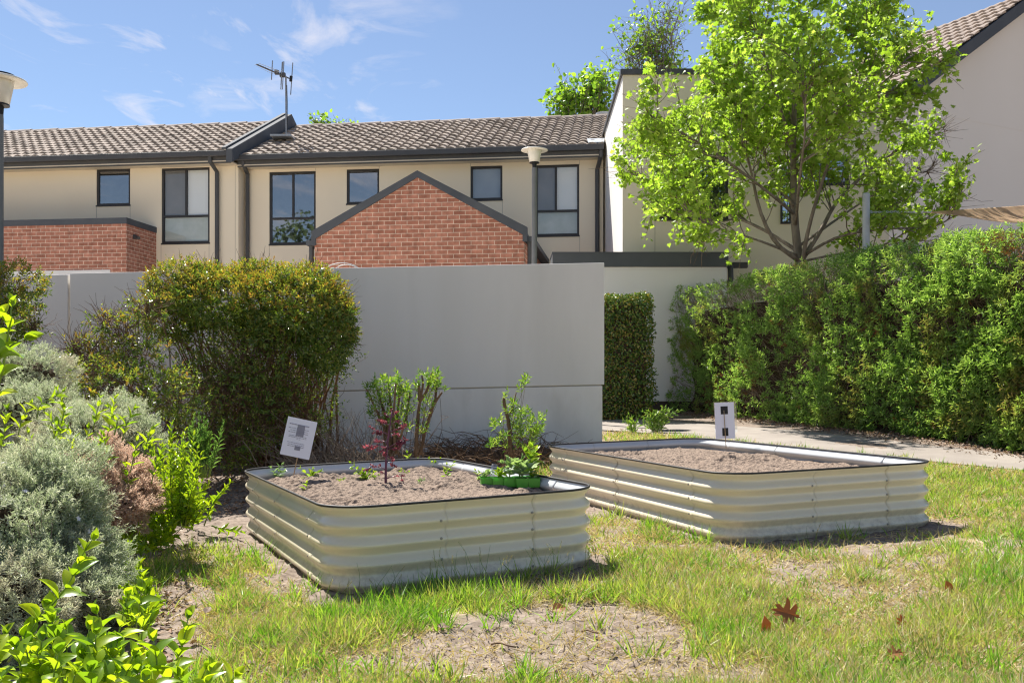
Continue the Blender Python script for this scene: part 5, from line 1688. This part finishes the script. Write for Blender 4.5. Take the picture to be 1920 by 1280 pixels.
fg = [
    ([(35, 1200), (85, 1148), (128, 1095), (152, 1045), (172, 1012)], 2.25), ([(15, 1240), (60, 1180), (82, 1140)], 2.2), ([(120, 1300), (110, 1220), (98, 1165)], 2.1),
    ([(200, 1300), (212, 1230), (228, 1165), (238, 1120)], 2.35), ([(240, 1290), (262, 1215), (270, 1150)], 2.5), ([(285, 1310), (325, 1250), (345, 1195), (352, 1160)], 2.4),
    ([(20, 1320), (40, 1260), (30, 1215)], 2.0), ([(-20, 1290), (-5, 1230), (8, 1190)], 2.1), ([(70, 1330), (80, 1270), (70, 1225)], 2.0), ([(150, 1330), (165, 1275), (158, 1235)], 2.05),
    ([(230, 1330), (236, 1280), (250, 1240)], 2.1), ([(310, 1330), (318, 1285), (300, 1245)], 2.15), ([(370, 1330), (372, 1290), (385, 1255)], 2.25), ([(180, 1320), (200, 1290), (215, 1262)], 2.0),
    ([(100, 1330), (130, 1300), (140, 1265)], 1.95), ([(270, 1330), (280, 1300), (275, 1275)], 2.0), ([(340, 1330), (350, 1300), (335, 1268)], 2.1), ([(400, 1320), (425, 1285), (440, 1268)], 2.3),
    ([(-10, 1330), (0, 1290), (-10, 1255)], 1.95), ([(255, 1180), (262, 1130), (268, 1085)], 2.9), ([(175, 1230), (190, 1180), (182, 1150)], 2.3),
]
for _ in range(36):
    a = random.uniform(-30, 410); t_ = 1290 - random.uniform(0, 125) * (1 - .5 * abs(a - 120) / 320)
    fg.append(([(a - random.uniform(-10, 25), t_ + 120), (a, t_ + 55), (a + random.uniform(-8, 18), t_)], random.uniform(1.9, 2.35)))
sts = [px_stem(p_, Y) for p_, Y in fg]
leafy_stems("privet_shrub", "lime green privet shoots with large leaves filling the bottom left corner", "shrub", sts, .064, .038, M['privet'], "lime green privet shoots", step=.034)
leafy_stems("privet_shrub", "large bright leaves of a tall privet shoot cut off by the left edge", "shrub",
            [px_stem([(-25, 800), (5, 690), (16, 620), (22, 575)], 1.75), px_stem([(-40, 760), (-15, 700), (12, 655), (45, 636)], 1.7), px_stem([(-50, 700), (-25, 640), (-5, 600)], 1.75)],
            .062, .030, M['privet'], "lime green privet shoots", step=.045)
sm_ = [(75, 760, 115, 735), (110, 830, 120, 775), (140, 860, 128, 805), (160, 850, 165, 805), (105, 800, 85, 770), (185, 840, 190, 815), (140, 900, 140, 880), (205, 800, 215, 750), (235, 800, 250, 770), (220, 790, 205, 765), (25, 900, 35, 850), (125, 960, 130, 935),
       (225, 935, 235, 905), (5, 830, 12, 770), (40, 790, 55, 760)] + [(a_, b_, a_ + random.uniform(-14, 14), b_ - random.uniform(22, 50)) for a_, b_ in [(95, 850), (165, 890), (250, 860), (275, 830), (60, 850), (200, 850), (120, 770), (180, 780), (290, 880), (240, 910), (15, 960), (85, 990), (150, 960)]]
leafy_stems("privet_shrub", "thin lime shoots poking up through the grey bushes", "shrub", [px_stem([(a - 6, b + 26), (a, b), ((a + c) / 2, (b + d) / 2), (c, d)], random.uniform(4.5, 4.9)) for a, b, c, d in sm_], .074, .030, M['privet'], "lime green privet shoots", step=.035, T=T_LEAF6)
bt_ = []
for k in range(54):
    a = random.gauss(325, 42); t_ = random.uniform(795, 950) + abs(a - 320) * .45
    Yq = random.uniform(4.7, 5.4)
    bt_.append([P(325 + (a - 325) * .55, 985, 5.05), P(a * .7 + 325 * .3, (t_ + 985) / 2, (Yq + 5) / 2), P(a, t_, Yq)])
leafy_stems("privet_shrub", "bushy lime green privet left of the planted bed", "shrub", bt_, .060, .024, M['privet'], "lime green privet shoots", step=.030, T=T_LEAF6, stem_r=.004)
lw_ = []
for k in range(64):
    a = random.uniform(195, 370); y0 = 1075 - (a - 195) * .55 + random.uniform(-35, 20)
    Yq = F * CH / (y0 - HY + 14) * random.uniform(.97, 1.0)
    lw_.append([P(a, y0, Yq), P(a + random.uniform(-12, 18), y0 - 22, Yq - .02), P(a + random.uniform(-20, 32), y0 - random.uniform(30, 66), Yq - .05)])
for k in range(18):
    a = random.uniform(235, 290); y0 = random.uniform(1110, 1200)
    Yq = F * CH / (y0 - HY + 14)
    lw_.append([P(a, y0, Yq), P(a + random.uniform(-8, 12), y0 - 25, Yq), P(a + random.uniform(-14, 22), y0 - random.uniform(40, 70), Yq - .03)])
leafy_stems("privet_shrub", "low spreading privet along the left edge of the lawn", "shrub", lw_, .070, .034, M['privet'], "lime green privet shoots", step=.026, T=T_LEAF6)
ol = []
for k in range(16):
    a = random.gauss(382, 16)
    ol.append([P(385 + (a - 385) * .3, 895, 6.2), P(a, 840, 6.15), P(a + random.uniform(-12, 12), random.uniform(765, 830), 6.1 + random.uniform(-.1, .1))])
leafy_stems("oleander", "small blue green shrub with narrow upright leaves beside the lime privet", "shrub", ol, .062, .013, M['oleander'], None, step=.026, T=T_LEAF4, whorl=3, ang=45, stem_r=.004)


# ------------------------------------------------------------------ hard pruned shrubs against the wall
def pruned(label, base, Y, cut, shoots_, n_leaf=6):
    b = P(*base, Y); b.z = float(gz(b.x, b.y))
    root = empty("pruned_shrub", label, "shrub", tuple(b), 0, "hard pruned shrubs by the wall")
    for pts, r in cut:
        q = cat_rom([P(px, py, Y + dy) for px, py, dy in pts], 8)
        t_ = MB(); t_.tube([Vector(x) - root.location for x in q], list(np.linspace(r * 1.25, r * .8, 8)), 7); t_.build("cut_branch", M['stem'], root, smooth=True)
    ps, ds = [], []
    for (px, py, rx, ry, n) in shoots_:
        for _ in range(n):
            a = random.uniform(0, 2 * PI); k = math.sqrt(random.random())
            ps.append(P(px + rx * k * math.cos(a), py + ry * k * math.sin(a), Y + random.uniform(-.12, .12))); ds.append((random.gauss(0, .4), random.gauss(0, .4), 1.0))
    Leaves().shoots(A(ps), A(ds), 9, .075, .054, .016, T_LEAF4, (22, 75)).build("foliage", M['pruned'], root)
    e = A(ps)[::3]; m = len(e)
    st = A([tuple(b)]) + rng.normal(0, .05, (m, 3)); st[:, 2] = b.z + rng.uniform(.05, .3, m)
    twigs("twigs", bent(st, e, 5, .08), taper(m, 5, .003, .0014), M['stem'], root, 3)


YP = 7.9
pruned("broad pruned shrub with many leafy cut stems behind the planted bed", (738, 850), YP,
       [([(738, 850, 0), (715, 790, 0), (688, 730, 0)], .011), ([(738, 850, 0), (722, 780, .05), (706, 725, .05)], .011), ([(740, 850, 0), (735, 780, .05), (728, 722, .1)], .012), ([(742, 850, 0), (745, 780, 0), (752, 720, 0)], .010),
        ([(740, 850, 0), (760, 790, -.05), (769, 735, -.05)], .009), ([(741, 850, 0), (738, 790, -.1), (742, 718, -.1)], .010)],
       [(703, 745, 20, 28, 26), (735, 740, 24, 22, 22), (752, 740, 16, 26, 18), (712, 718, 8, 10, 6), (748, 715, 8, 8, 5), (715, 780, 20, 20, 14), (760, 790, 14, 26, 16), (735, 800, 20, 30, 16), (768, 755, 6, 10, 5)])
pruned("slim pruned shrub of forked bare branches with leafy tips right of the broad one", (783, 850), YP,
       [([(780, 855, 0), (782, 800, 0), (787, 750, 0)], .016), ([(787, 752, 0), (786, 730, 0), (784, 713, 0)], .012), ([(787, 752, 0), (800, 732, 0), (810, 698, 0)], .012), ([(787, 852, 0), (802, 790, .05), (815, 752, .05), (820, 708, .05)], .012), ([(807, 770, .05), (820, 748, .05), (829, 735, .05)], .010), ([(788, 748, 0), (793, 720, 0), (791, 704, 0)], .009)],
       [(800, 712, 14, 14, 16), (822, 716, 9, 16, 10), (779, 727, 5, 6, 3), (798, 770, 8, 20, 9), (794, 810, 8, 14, 6), (833, 735, 3, 3, 1), (808, 735, 12, 8, 6)])
pruned("pruned shrub with one bare stub and fresh leafy shoots between the two beds", (958, 860), YP,
       [([(957, 865, 0), (955, 800, 0), (946, 760, 0), (945, 745, 0)], .015), ([(952, 785, 0), (962, 760, 0), (968, 735, 0)], .006), ([(990, 865, .1), (994, 830, .1), (996, 800, .1)], .008)],
       [(980, 725, 8, 14, 8), (962, 770, 14, 18, 12), (985, 800, 30, 28, 40), (1005, 800, 16, 30, 16), (960, 830, 22, 20, 18), (925, 832, 12, 8, 7), (932, 800, 10, 7, 8), (950, 750, 4, 8, 3), (1000, 840, 12, 12, 6)])
for label, (px, py), n_, hh in (("leafy little shrub growing at the edge of the path below the clipped hedge", (1232, 812), 26, 46), ("thin young plant at the edge of the path left of the leafy little shrub", (1185, 814), 9, 34)):
    b = G(px, py)
    sts = [[Vector((b.x + random.gauss(0, .03), b.y + random.gauss(0, .05), b.z)), P(px + random.gauss(0, n_ * .45), py - hh * .5, b.y), P(px + random.gauss(0, n_ * .8), py - hh * random.uniform(.6, 1.05), b.y)] for _ in range(n_)]
    leafy_stems("young_shrub", label, "shrub", sts, .10, .018, M['pruned'], None, step=.06, T=T_LEAF4, stem_r=.005)

# dead prunings heaped against the wall
tw = empty("pruned_twigs", "heap of thin dry twigs lying against the wall by the big shrub", "twig heap", tuple(G(640, 860)))
nn = 420
a_ = A([P(random.gauss(640, 55), 858, random.uniform(7.6, 9.2)) for _ in range(nn)]); a_[:, 2] = gz(a_[:, 0], a_[:, 1]) + rng.uniform(0, .12, nn)
e_ = a_ + np.stack([rng.normal(-.18, .25, nn), rng.normal(.1, .25, nn), rng.uniform(.05, .55, nn)], -1)
twigs("twigs", bent(a_, e_, 6, .25), taper(nn, 6, .004, .0014), M['drytwig'], tw, 3)
tw2 = empty("pruned_twigs", "low dark heap of cut twigs along the foot of the wall", "twig heap", tuple(G(860, 845)))
nn = 520
a_ = A([P(random.uniform(800, 1040), 850, random.uniform(8.7, 9.8)) for _ in range(nn)]); a_[:, 2] = gz(a_[:, 0], a_[:, 1]) + rng.uniform(0, .10, nn)
e_ = a_ + np.stack([rng.normal(0, .3, nn), rng.normal(0, .15, nn), rng.uniform(-.05, .20, nn)], -1); e_[:, 2] = np.maximum(e_[:, 2], gz(e_[:, 0], e_[:, 1]) + .01)
twigs("twigs", bent(a_, e_, 6, .25), taper(nn, 6, .005, .0016), M['stem'], tw2, 3)

# ------------------------------------------------------------------ planting in the near bed
SH = H - .065


def seedling(label, px, py, stems, ll, lw, mat='seedling', T=T_LEAF6, name="seedling", cat="seedling", whorl=2, step=.028, hz=0):
    b = S(px, py, SH + hz)
    pts = []
    for (dx, dy) in stems:
        pts.append([b - Vector((0, 0, .02)), P(px + dx * .5, py - dy * .6, b.y), P(px + dx, py - dy, b.y - .01)])
    return leafy_stems(name, label, cat, pts, ll, lw, M[mat], "young plants in the raised bed" if name == "seedling" else None, T=T, step=step, stem_r=.0022, whorl=whorl, ang=62)


seedling("pale seedling in the back left corner of the bed", 518, 892, [(-8, 14), (10, 20), (14, 10)], .048, .030, 'seedling_pale')
seedling("leafy yellow green seedling below the tilting sign", 580, 897, [(-14, 18), (6, 16), (20, 14), (4, 8)], .062, .024)
seedling("single dark green leaf seedling nearest the left side of the bed", 575, 916, [(0, 10)], .050, .030, 'privet_dark' if False else 'seedling', whorl=1)
seedling("low leafy clump of lettuce left of the purple kale", 685, 898, [(-22, 18), (-12, 20), (-4, 16), (6, 14), (14, 12), (22, 8), (0, 8), (-26, 30)], .050, .026)
seedling("tiny seedling in front of the lettuce clump", 640, 905, [(-6, 6), (6, 8)], .030, .018)
seedling("upright seedling with a big round leaf right of the kale", 768, 874, [(-4, 24), (12, 12)], .052, .032, 'seedling')
seedling("seedling beside the back rim in the middle of the bed", 816, 874, [(-10, 14), (8, 14), (0, 6)], .046, .026)
seedling("tall thin seedling in the middle of the bed", 838, 892, [(0, 20), (12, 24), (-4, 8)], .044, .024)
seedling("small two leaved seedling left of the green tray", 898, 898, [(-6, 16), (10, 10)], .040, .024)
seedling("low seedling just right of the kale stem", 752, 888, [(0, 8), (12, 4)], .034, .020)
seedling("faint low seedling in front of the tall thin seedling", 786, 906, [(0, 5), (8, 8)], .030, .016, 'seedling_pale')

kb = S(723, 908, SH)
kl = empty("kale_plant", "tall purple kale stalk with frilly leaves in the middle of the near bed", "plant", tuple(kb))
kq = cat_rom([kb - Vector((0, 0, .03)), P(724, 865, kb.y), P(728, 820, kb.y), P(735, 772, kb.y)], 12)
t_ = MB(); t_.tube([Vector(x) - kb for x in kq], list(np.linspace(.0085, .004, 12)), 8); t_.build("stalk", M['kale_stem'], kl, smooth=True)
L = Leaves(); sb = MB()
for (px0, py0, px1, py1, ln) in [(727, 838, 690, 834, .12), (727, 840, 760, 824, .11), (729, 815, 702, 806, .10), (731, 812, 752, 800, .09), (732, 800, 715, 790, .07), (733, 795, 750, 790, .07), (734, 785, 724, 778, .05), (735, 782, 744, 774, .05), (735, 778, 736, 766, .05),
                                 (726, 855, 736, 862, .06), (725, 866, 738, 872, .06), (724, 880, 700, 874, .07), (700, 874, 688, 880, .06), (724, 890, 712, 884, .05), (724, 897, 752, 892, .06), (727, 842, 745, 842, .08), (728, 830, 708, 826, .08), (730, 818, 744, 812, .07), (752, 890, 754, 905, .07), (728, 835, 718, 846, .08)]:
    a = P(px0, py0, kb.y); e = P(px1, py1, kb.y + random.uniform(-.08, .08))
    sb.tube([a - kb, a.lerp(e, .5) - kb + Vector((0, 0, .006)), e - kb], [.003, .0022, .0015], 5)
    for j in range(3):
        f = .45 + .26 * j
        p0 = A(a.lerp(e, f)); d = unit(A(e - a)[None]) + rng.normal(0, .5, (1, 3))
        L.place(T_FRILL, p0[None], d, rng.normal(0, .5, (1, 3)) + A([[0, -.3, 1]]), A([[ln * .42, ln * .48, ln * .9]]))
sb.build("leaf_stalks", M['kale_stem'], kl, smooth=True)
L.build("leaves", M['kale'], kl)

# green seedling tray: six joined pots in two blocks
M['tray'] = leaf_mat("green_plastic", [(.09, .44, .035), (.13, .52, .06)], .35, rough=.3, spec=.5, glow=1.2)
tb0 = S(963, 912, SH)
tray = empty("seedling_tray", "bright green plastic seedling tray at the right of the near bed", "seedling tray", tuple(tb0), R(8))


def pot(mb, x, y, w_=.070, h=.050, tp=.90):
    a, b = w_ / 2, w_ / 2 * tp
    o = [(x - a, y - a, h), (x + a, y - a, h), (x + a, y + a, h), (x - a, y + a, h)]; i = [(x - b, y - b, 0), (x + b, y - b, 0), (x + b, y + b, 0), (x - b, y + b, 0)]
    mb.add(i + o, [(0, 1, 5, 4), (1, 2, 6, 5), (2, 3, 7, 6), (3, 0, 4, 7), (0, 3, 2, 1)])
    e = .004
    o2 = [(x - a - e, y - a - e, h), (x + a + e, y - a - e, h), (x + a + e, y + a + e, h), (x - a - e, y + a + e, h)]
    mb.add(o + o2, [(0, 1, 5, 4), (1, 2, 6, 5), (2, 3, 7, 6), (3, 0, 4, 7)])


pots = [(-.150, .050), (-.086, .034), (-.022, .018), (.044, -.012), (.112, -.012), (.112, .056), (.044, .056)]
soilm = MB()
for (x, y) in pots:
    q = MB(); pot(q, x, y); po_ = q.build("pot", M['tray'], tray)
    s_ = po_.modifiers.new("wall", "SOLIDIFY"); s_.thickness = .0015
    soilm.box(x - .024, x + .024, y - .024, y + .024, .03, .044)
soilm.build("potting_soil", M['bed_soil'], tray)
tw_ = lambda x, y, z=.045: Vector((tb0.x + x * math.cos(R(8)) - y * math.sin(R(8)), tb0.y + x * math.sin(R(8)) + y * math.cos(R(8)), tb0.z + z))
for k, ((x, y), lab, hh, ll, mt) in enumerate(zip(pots, ("drooping pale seedling in the leftmost pot of the green tray", "small leafy seedling in the second pot of the green tray", "grey green round leaved seedling near the middle of the green tray",
                                                  "broad leaved grey green seedling in the front of the green tray", "short pale sprout in the front right pot of the green tray", "tallest seedling with yellow green round leaves in the green tray", "grey leaved seedling at the back of the green tray"),
                                                  (.04, .04, .10, .09, .04, .17, .11), (.045, .05, .078, .082, .04, .080, .075), ('seedling_pale', 'seedling', 'seedling_pale', 'seedling_pale', 'seedling', 'seedling', 'seedling_pale'))):
    sts = [[tw_(x, y), tw_(x + random.uniform(-.015, .015), y, .045 + hh * .6), tw_(x + random.uniform(-.04, .04), y + random.uniform(-.02, .02), .045 + hh * random.uniform(.75, 1.05))] for _ in range(3)]
    leafy_stems("seedling", lab, "seedling", sts, ll, ll * .68, M[mt], "seedlings in the green tray", T=T_LEAF6, step=.034, stem_r=.0022, ang=60)
cup = empty("plastic_cup", "upturned clear plastic cup behind the green tray", "cup", tuple(S(927, 893, SH)))
q = MB(); q.lathe([(.030, 0), (.0325, .002), (.0305, .004), (.021, .075), (.018, .078), (0, .078)], n=24)
m_, t_, n_, l_, out_ = nt("clear_plastic")
gl_ = n_.new("ShaderNodeBsdfGlossy"); gl_.inputs["Roughness"].default_value = .12; tr_ = n_.new("ShaderNodeBsdfTransparent"); tr_.inputs[0].default_value = (.93, .95, .96, 1)
mx_ = n_.new("ShaderNodeMixShader"); mx_.inputs[0].default_value = .25; l_.new(tr_.outputs[0], mx_.inputs[1]); l_.new(gl_.outputs[0], mx_.inputs[2]); l_.new(mx_.outputs[0], out_.inputs[0])
q.build("cup_wall", m_, cup, smooth=True)

# ------------------------------------------------------------------ grass
M['grass'] = leaf_mat("grass_blade", [(.145, .26, .035), (.21, .34, .05), (.30, .41, .08), (.39, .42, .14)], .45, rough=.42, glow=1.5,
                      patch=[(.09, .22, .022), (.14, .31, .03), (.22, .39, .05)], pscale=2.6, ppos=(.44, .58))
M['straw'] = leaf_mat("straw_blade", [(.46, .36, .19), (.56, .46, .28), (.36, .28, .14), (.62, .55, .38)], .3, rough=.7, glow=1.1)


def scatter(n, y0=2.55, y1=13.5, side=1.18):
    y = y0 * (y1 / y0) ** rng.random(n)
    x = rng.uniform(-1, 1, n) * y * (CX / F) * side
    return x, y


def blades(name, label, n, lo, hi, wid, mat, lean, cover_pow=1.0, thin=1.0, T=T_BLADE, flat=0.0, hmul=None):
    x, y = scatter(n)
    d = lawn(x, y)
    k = rng.random(n) < np.clip(d, 0, 1) ** cover_pow * thin
    x, y, d = x[k], y[k], d[k]
    m = len(x)
    ln = rng.uniform(lo, hi, m) * (.75 + .5 * d) * (1 + .45 * fbm(x, y, .35, 3, 51))
    if hmul is not None: ln = ln * hmul(x, y)
    z = gz(x, y) + .006 - .004
    dr = unit(np.concatenate([rng.normal(0, lean, (m, 2)), np.full((m, 1), 1.0 - flat)], 1))
    wd = wid * rng.uniform(.7, 1.4, m) * np.clip(y / 4.5, .85, 1.9)
    L = Leaves().place(T, np.stack([x, y, z], -1), dr, rdir(m) + A([0, 0, .3]), np.stack([wd, ln, ln], -1))
    o = L.build(name, mat)
    return meta(o, label, "grass", kind="stuff")


def tall_by_beds(x, y):
    near_ = in_bed(x, y, B1, .16) | in_bed(x, y, B2, .14)
    return 1 + .55 * near_


blades("grass", "short patchy green lawn grass growing round the raised beds", 220000, .018, .058, .0048, M['grass'], .62, hmul=tall_by_beds)
blades("dry_grass", "dry straw coloured grass lying among the green lawn", 330000, .025, .08, .0036, M['straw'], 1.1, .5, 1.0, flat=.5)
# tufts of longer blades
x, y = scatter(9000, 2.6, 11)
d = lawn(x, y)
nb_ = in_bed(x, y, B1, .14) | in_bed(x, y, B2, .12)
cl_ = np.clip(.26 + 1.0 * fbm(x, y, .7, 2, 61), 0, 1)
k = (rng.random(len(x)) < np.clip(cl_ * d * .8 + .30 * nb_ * (d > .05), 0, 1))
x, y, nb_ = x[k], y[k], nb_[k]
n_b = 15
ix = np.repeat(np.arange(len(x)), n_b); m = len(ix)
bx, by = x[ix] + rng.normal(0, .018, m), y[ix] + rng.normal(0, .018, m)
ln = rng.uniform(.05, .12, m) * np.where(nb_[ix], 1.15, 1)
lean = np.stack([bx - x[ix], by - y[ix]], -1) * 18 + rng.normal(0, .32, (m, 2))
ok = ~(in_bed(bx, by, B1, .012) | in_bed(bx, by, B2, .012))
dr = unit(np.concatenate([lean, np.ones((m, 1))], 1))
wd = rng.uniform(.0032, .0065, m)
L = Leaves().place(T_BLADE, np.stack([bx, by, gz(bx, by)], -1)[ok], dr[ok], (rdir(m) + A([0, 0, .4]))[ok], np.stack([wd, ln, ln * 1.2], -1)[ok])
meta(L.build("grass_tufts", M['grass']), "longer green grass tufts in the lawn and along the beds", "grass", kind="stuff")
# seeding stalks
sp, sr = [], []
LS = Leaves()
for (px, py, n_, hmx) in ((640, 1112, 16, .20), (700, 1118, 8, .16), (800, 1112, 8, .14), (850, 1115, 10, .2), (930, 1105, 9, .22), (1000, 1092, 8, .18), (1040, 1090, 9, .22), (1110, 1075, 10, .20), (1180, 1080, 8, .18), (1270, 1100, 8, .14), (640, 1130, 8, .12), (1530, 1020, 6, .12), (1560, 1025, 6, .13), (1380, 1045, 8, .10), (1820, 1170, 12, .14), (1750, 1240, 10, .14), (1440, 1160, 10, .13), (590, 1160, 10, .12), (1880, 1100, 10, .12)):
    for _ in range(n_):
        b = G(px + random.gauss(0, 18), py + random.gauss(0, 6))
        if bool(in_bed(b.x, b.y, B1, .01)) or bool(in_bed(b.x, b.y, B2, .01)): continue
        h_ = random.uniform(.5, 1) * hmx
        e = Vector((b.x + random.gauss(0, .35) * h_, b.y + random.gauss(0, .25) * h_, b.z + h_))
        sp.append((b, e))
        if random.random() < .55:
            for j in range(7):
                q = A(b.lerp(e, .80 + .03 * j)); LS.place(T_LEAF4, q[None], A([[random.gauss(0, .4), random.gauss(0, .4), 1]]), rdir(1), A([[.0022, .010, .01]]))
a_, e_ = A([s[0] for s in sp]), A([s[1] for s in sp])
meta(twigs("tall_grass", bent(a_, e_, 5, .10), taper(len(sp), 5, .0016, .0006), M['green_stem'], None, 3), "thin seeding grass stalks standing before the beds", "grass", kind="stuff")
meta(LS.build("grass_seed", M['straw']), "pale seed heads on the thin grass stalks", "grass", kind="stuff")

# ------------------------------------------------------------------ leaf litter under the hedge, the shrubs and behind the beds
def litter(n, region, lo=.018, hi=.045):
    x, y = region(n)
    k = ~(in_bed(x, y, B1, .02) | in_bed(x, y, B2, .02))
    x, y = x[k], y[k]; m = len(x)
    s = rng.uniform(lo, hi, m)
    return np.stack([x, y, gz(x, y) + rng.uniform(.004, .03, m)], -1), unit(rng.normal(0, 1, (m, 3)) * A([1, 1, .25])), rdir(m) * .7 + A([0, 0, .9]), np.stack([s * .6, s, s], -1)


def reg_px(pts_rect):
    def f(n):
        a, b, c, d = pts_rect
        px, py = rng.uniform(a, c, n), rng.uniform(b, d, n)
        t = CH / np.maximum(py - HY + .02 * (px - CX), 20)
        for _ in range(6):
            z = gz((px - CX) * t, F * t); t = (CH - z) / np.maximum(py - HY, 20)
        return (px - CX) * t, F * t
    return f


def reg_hedge(n):
    s = rng.uniform(0, hlen, n); o = rng.normal(.05, .16, n)
    return hA[0] + hdir[0] * s + hn[0] * o, hA[1] + hdir[1] * s + hn[1] * o


L = Leaves()
for reg, n_ in ((reg_hedge, 3600), (reg_px((380, 862, 1100, 905)), 1500), (reg_px((300, 900, 470, 965)), 700), (reg_px((240, 960, 360, 1260)), 420), (reg_px((840, 840, 1060, 900)), 900), (reg_px((1140, 806, 1260, 830)), 200)):
    L.place(T_LEAF6, *litter(n_, reg))
meta(L.build("fallen_leaves", M['litter']), "brown leaf litter under the hedge and the shrubs", "leaf litter", kind="stuff")

# soil crumbs and bits of bark on the bare earth
nn = 5200
x, y = scatter(nn, 2.6, 8); d = lawn(x, y); k = (d < .25) & ~(in_bed(x, y, B1, 0) | in_bed(x, y, B2, 0)) & (proj(x, y, 0 * x)[0] > 250) & before_path(x, y)
x, y = x[k], y[k]; m = len(x); s = rng.uniform(.002, .007, m) * rng.uniform(.6, 1.3, m)
T_CLOD = tmpl([(1, 0, 0), (-1, 0, 0), (0, 1, 0), (0, -1, 0), (0, 0, .8), (0, 0, -.8)], [(0, 2, 4), (2, 1, 4), (1, 3, 4), (3, 0, 4), (2, 0, 5), (1, 2, 5), (3, 1, 5), (0, 3, 5)])
cl_ = Leaves().place(T_CLOD, np.stack([x, y, gz(x, y) + .004], -1), rdir(m), rdir(m), np.stack([s, s * rng.uniform(.6, 1.6, m), s], -1)).build("soil_crumbs", M['bed_soil'])
meta(cl_, "small clods of dry earth on the bare patches", "soil", kind="stuff")

# ------------------------------------------------------------------ single fallen leaves on the lawn
_ok = [(0, 0), (.07, .10), (.05, .22), (.30, .16), (.42, .26), (.22, .34), (.10, .42), (.40, .46), (.55, .60), (.28, .62), (.12, .66), (.24, .82), (.20, .96), (.08, .86), (0, 1.08)]
_oo = _ok + [(-x * .95, y * 1.02) for x, y in _ok[-2:0:-1]]
T_OAK = tmpl([(x, y, .22 * abs(x) - .25 * (y - .5) ** 2) for x, y in _oo] + [(0, .5, 0)], [(i, (i + 1) % len(_oo), len(_oo)) for i in range(len(_oo))])


def fallen(label, px, py, s, T, mat, dr, nr, group=None, up=.03):
    b = G(px, py) + Vector((0, 0, up))
    V, L = T[0], T[1]
    Lx = Leaves().place(T, A([[0, 0, 0]]), A([dr]), A([nr]), A([[s, s, s]]))
    o = Lx.build("fallen_leaf", mat, None, loc=tuple(b)); 
    o.location = b
    th = o.modifiers.new("thick", "SOLIDIFY"); th.thickness = .0008
    return meta(o, label, "fallen leaf", group)


fallen("large lobed orange brown oak leaf standing up in the lawn", 1502, 1180, .105, T_OAK, M['oak_leaf'], (-.9, .1, .25), (.1, -.9, .5), up=.045)
fallen("narrow curled tan leaf standing beside the big oak leaf", 1432, 1192, .07, T_LEAF6, M['oak_leaf'], (.15, 0, 1), (.6, -.7, .1), up=.005)
fallen("rusty brown leaf on the grass near the bottom right", 1662, 1246, .06, T_OAK, M['oak_leaf'], (.9, .1, .15), (.1, -.5, .8))
fallen("orange leaf on the bare earth edge below the near bed", 1035, 1158, .06, T_LEAF6, M['oak_leaf'], (.95, .2, .25), (0, -.5, .8))
fallen("small brown leaf standing in the grass towards the right edge", 1780, 1112, .05, T_LEAF6, M['oak_leaf'], (-.2, 0, 1), (.3, -.9, .1), up=.005)
fallen("curled orange leaf in the grass right of the big oak leaf", 1686, 1182, .05, T_OAK, M['oak_leaf'], (.3, .2, .8), (.3, -.8, .4), up=.01)
for k, (px, py) in enumerate([(1555, 1195), (1320, 1128), (820, 1185), (360, 1140), (345, 1105), (385, 1160), (1580, 1262), (1845, 1230), (1850, 1160), (300, 1190), (1130, 1225), (560, 1190), (480, 1255)]):
    fallen("small dry brown leaf lying on the lawn", px, py, random.uniform(.028, .045), T_LEAF6, M['litter'], (random.gauss(0, 1), random.gauss(0, .6), .2), (random.gauss(0, .3), -.3, 1), "small dry leaves lying on the lawn", .022)
# a few sticks
for k, (lab, p0, p1) in enumerate([("thin curved twig on the bare earth patch", (920, 1216), (968, 1220)), ("short dark stick on the right of the bare earth patch", (1090, 1192), (1122, 1194)), ("long thin twig reaching out of the privet onto the earth", (300, 1160), (356, 1108)), ("brown runner stem at the bottom edge of the lawn", (360, 1262), (475, 1268))]):
    a, b = G(*p0) + Vector((0, 0, .012)), G(*p1) + Vector((0, 0, .012))
    q = MB(); q.tube([tuple(v) for v in cat_rom([a, a.lerp(b, .35) + Vector((0, .01, .006)), a.lerp(b, .7) + Vector((0, -.008, .004)), b], 9)], [.0035] * 4 + [.003] * 5, 6)
    meta(q.build("twig", M['stem'], smooth=True), lab, "twig")
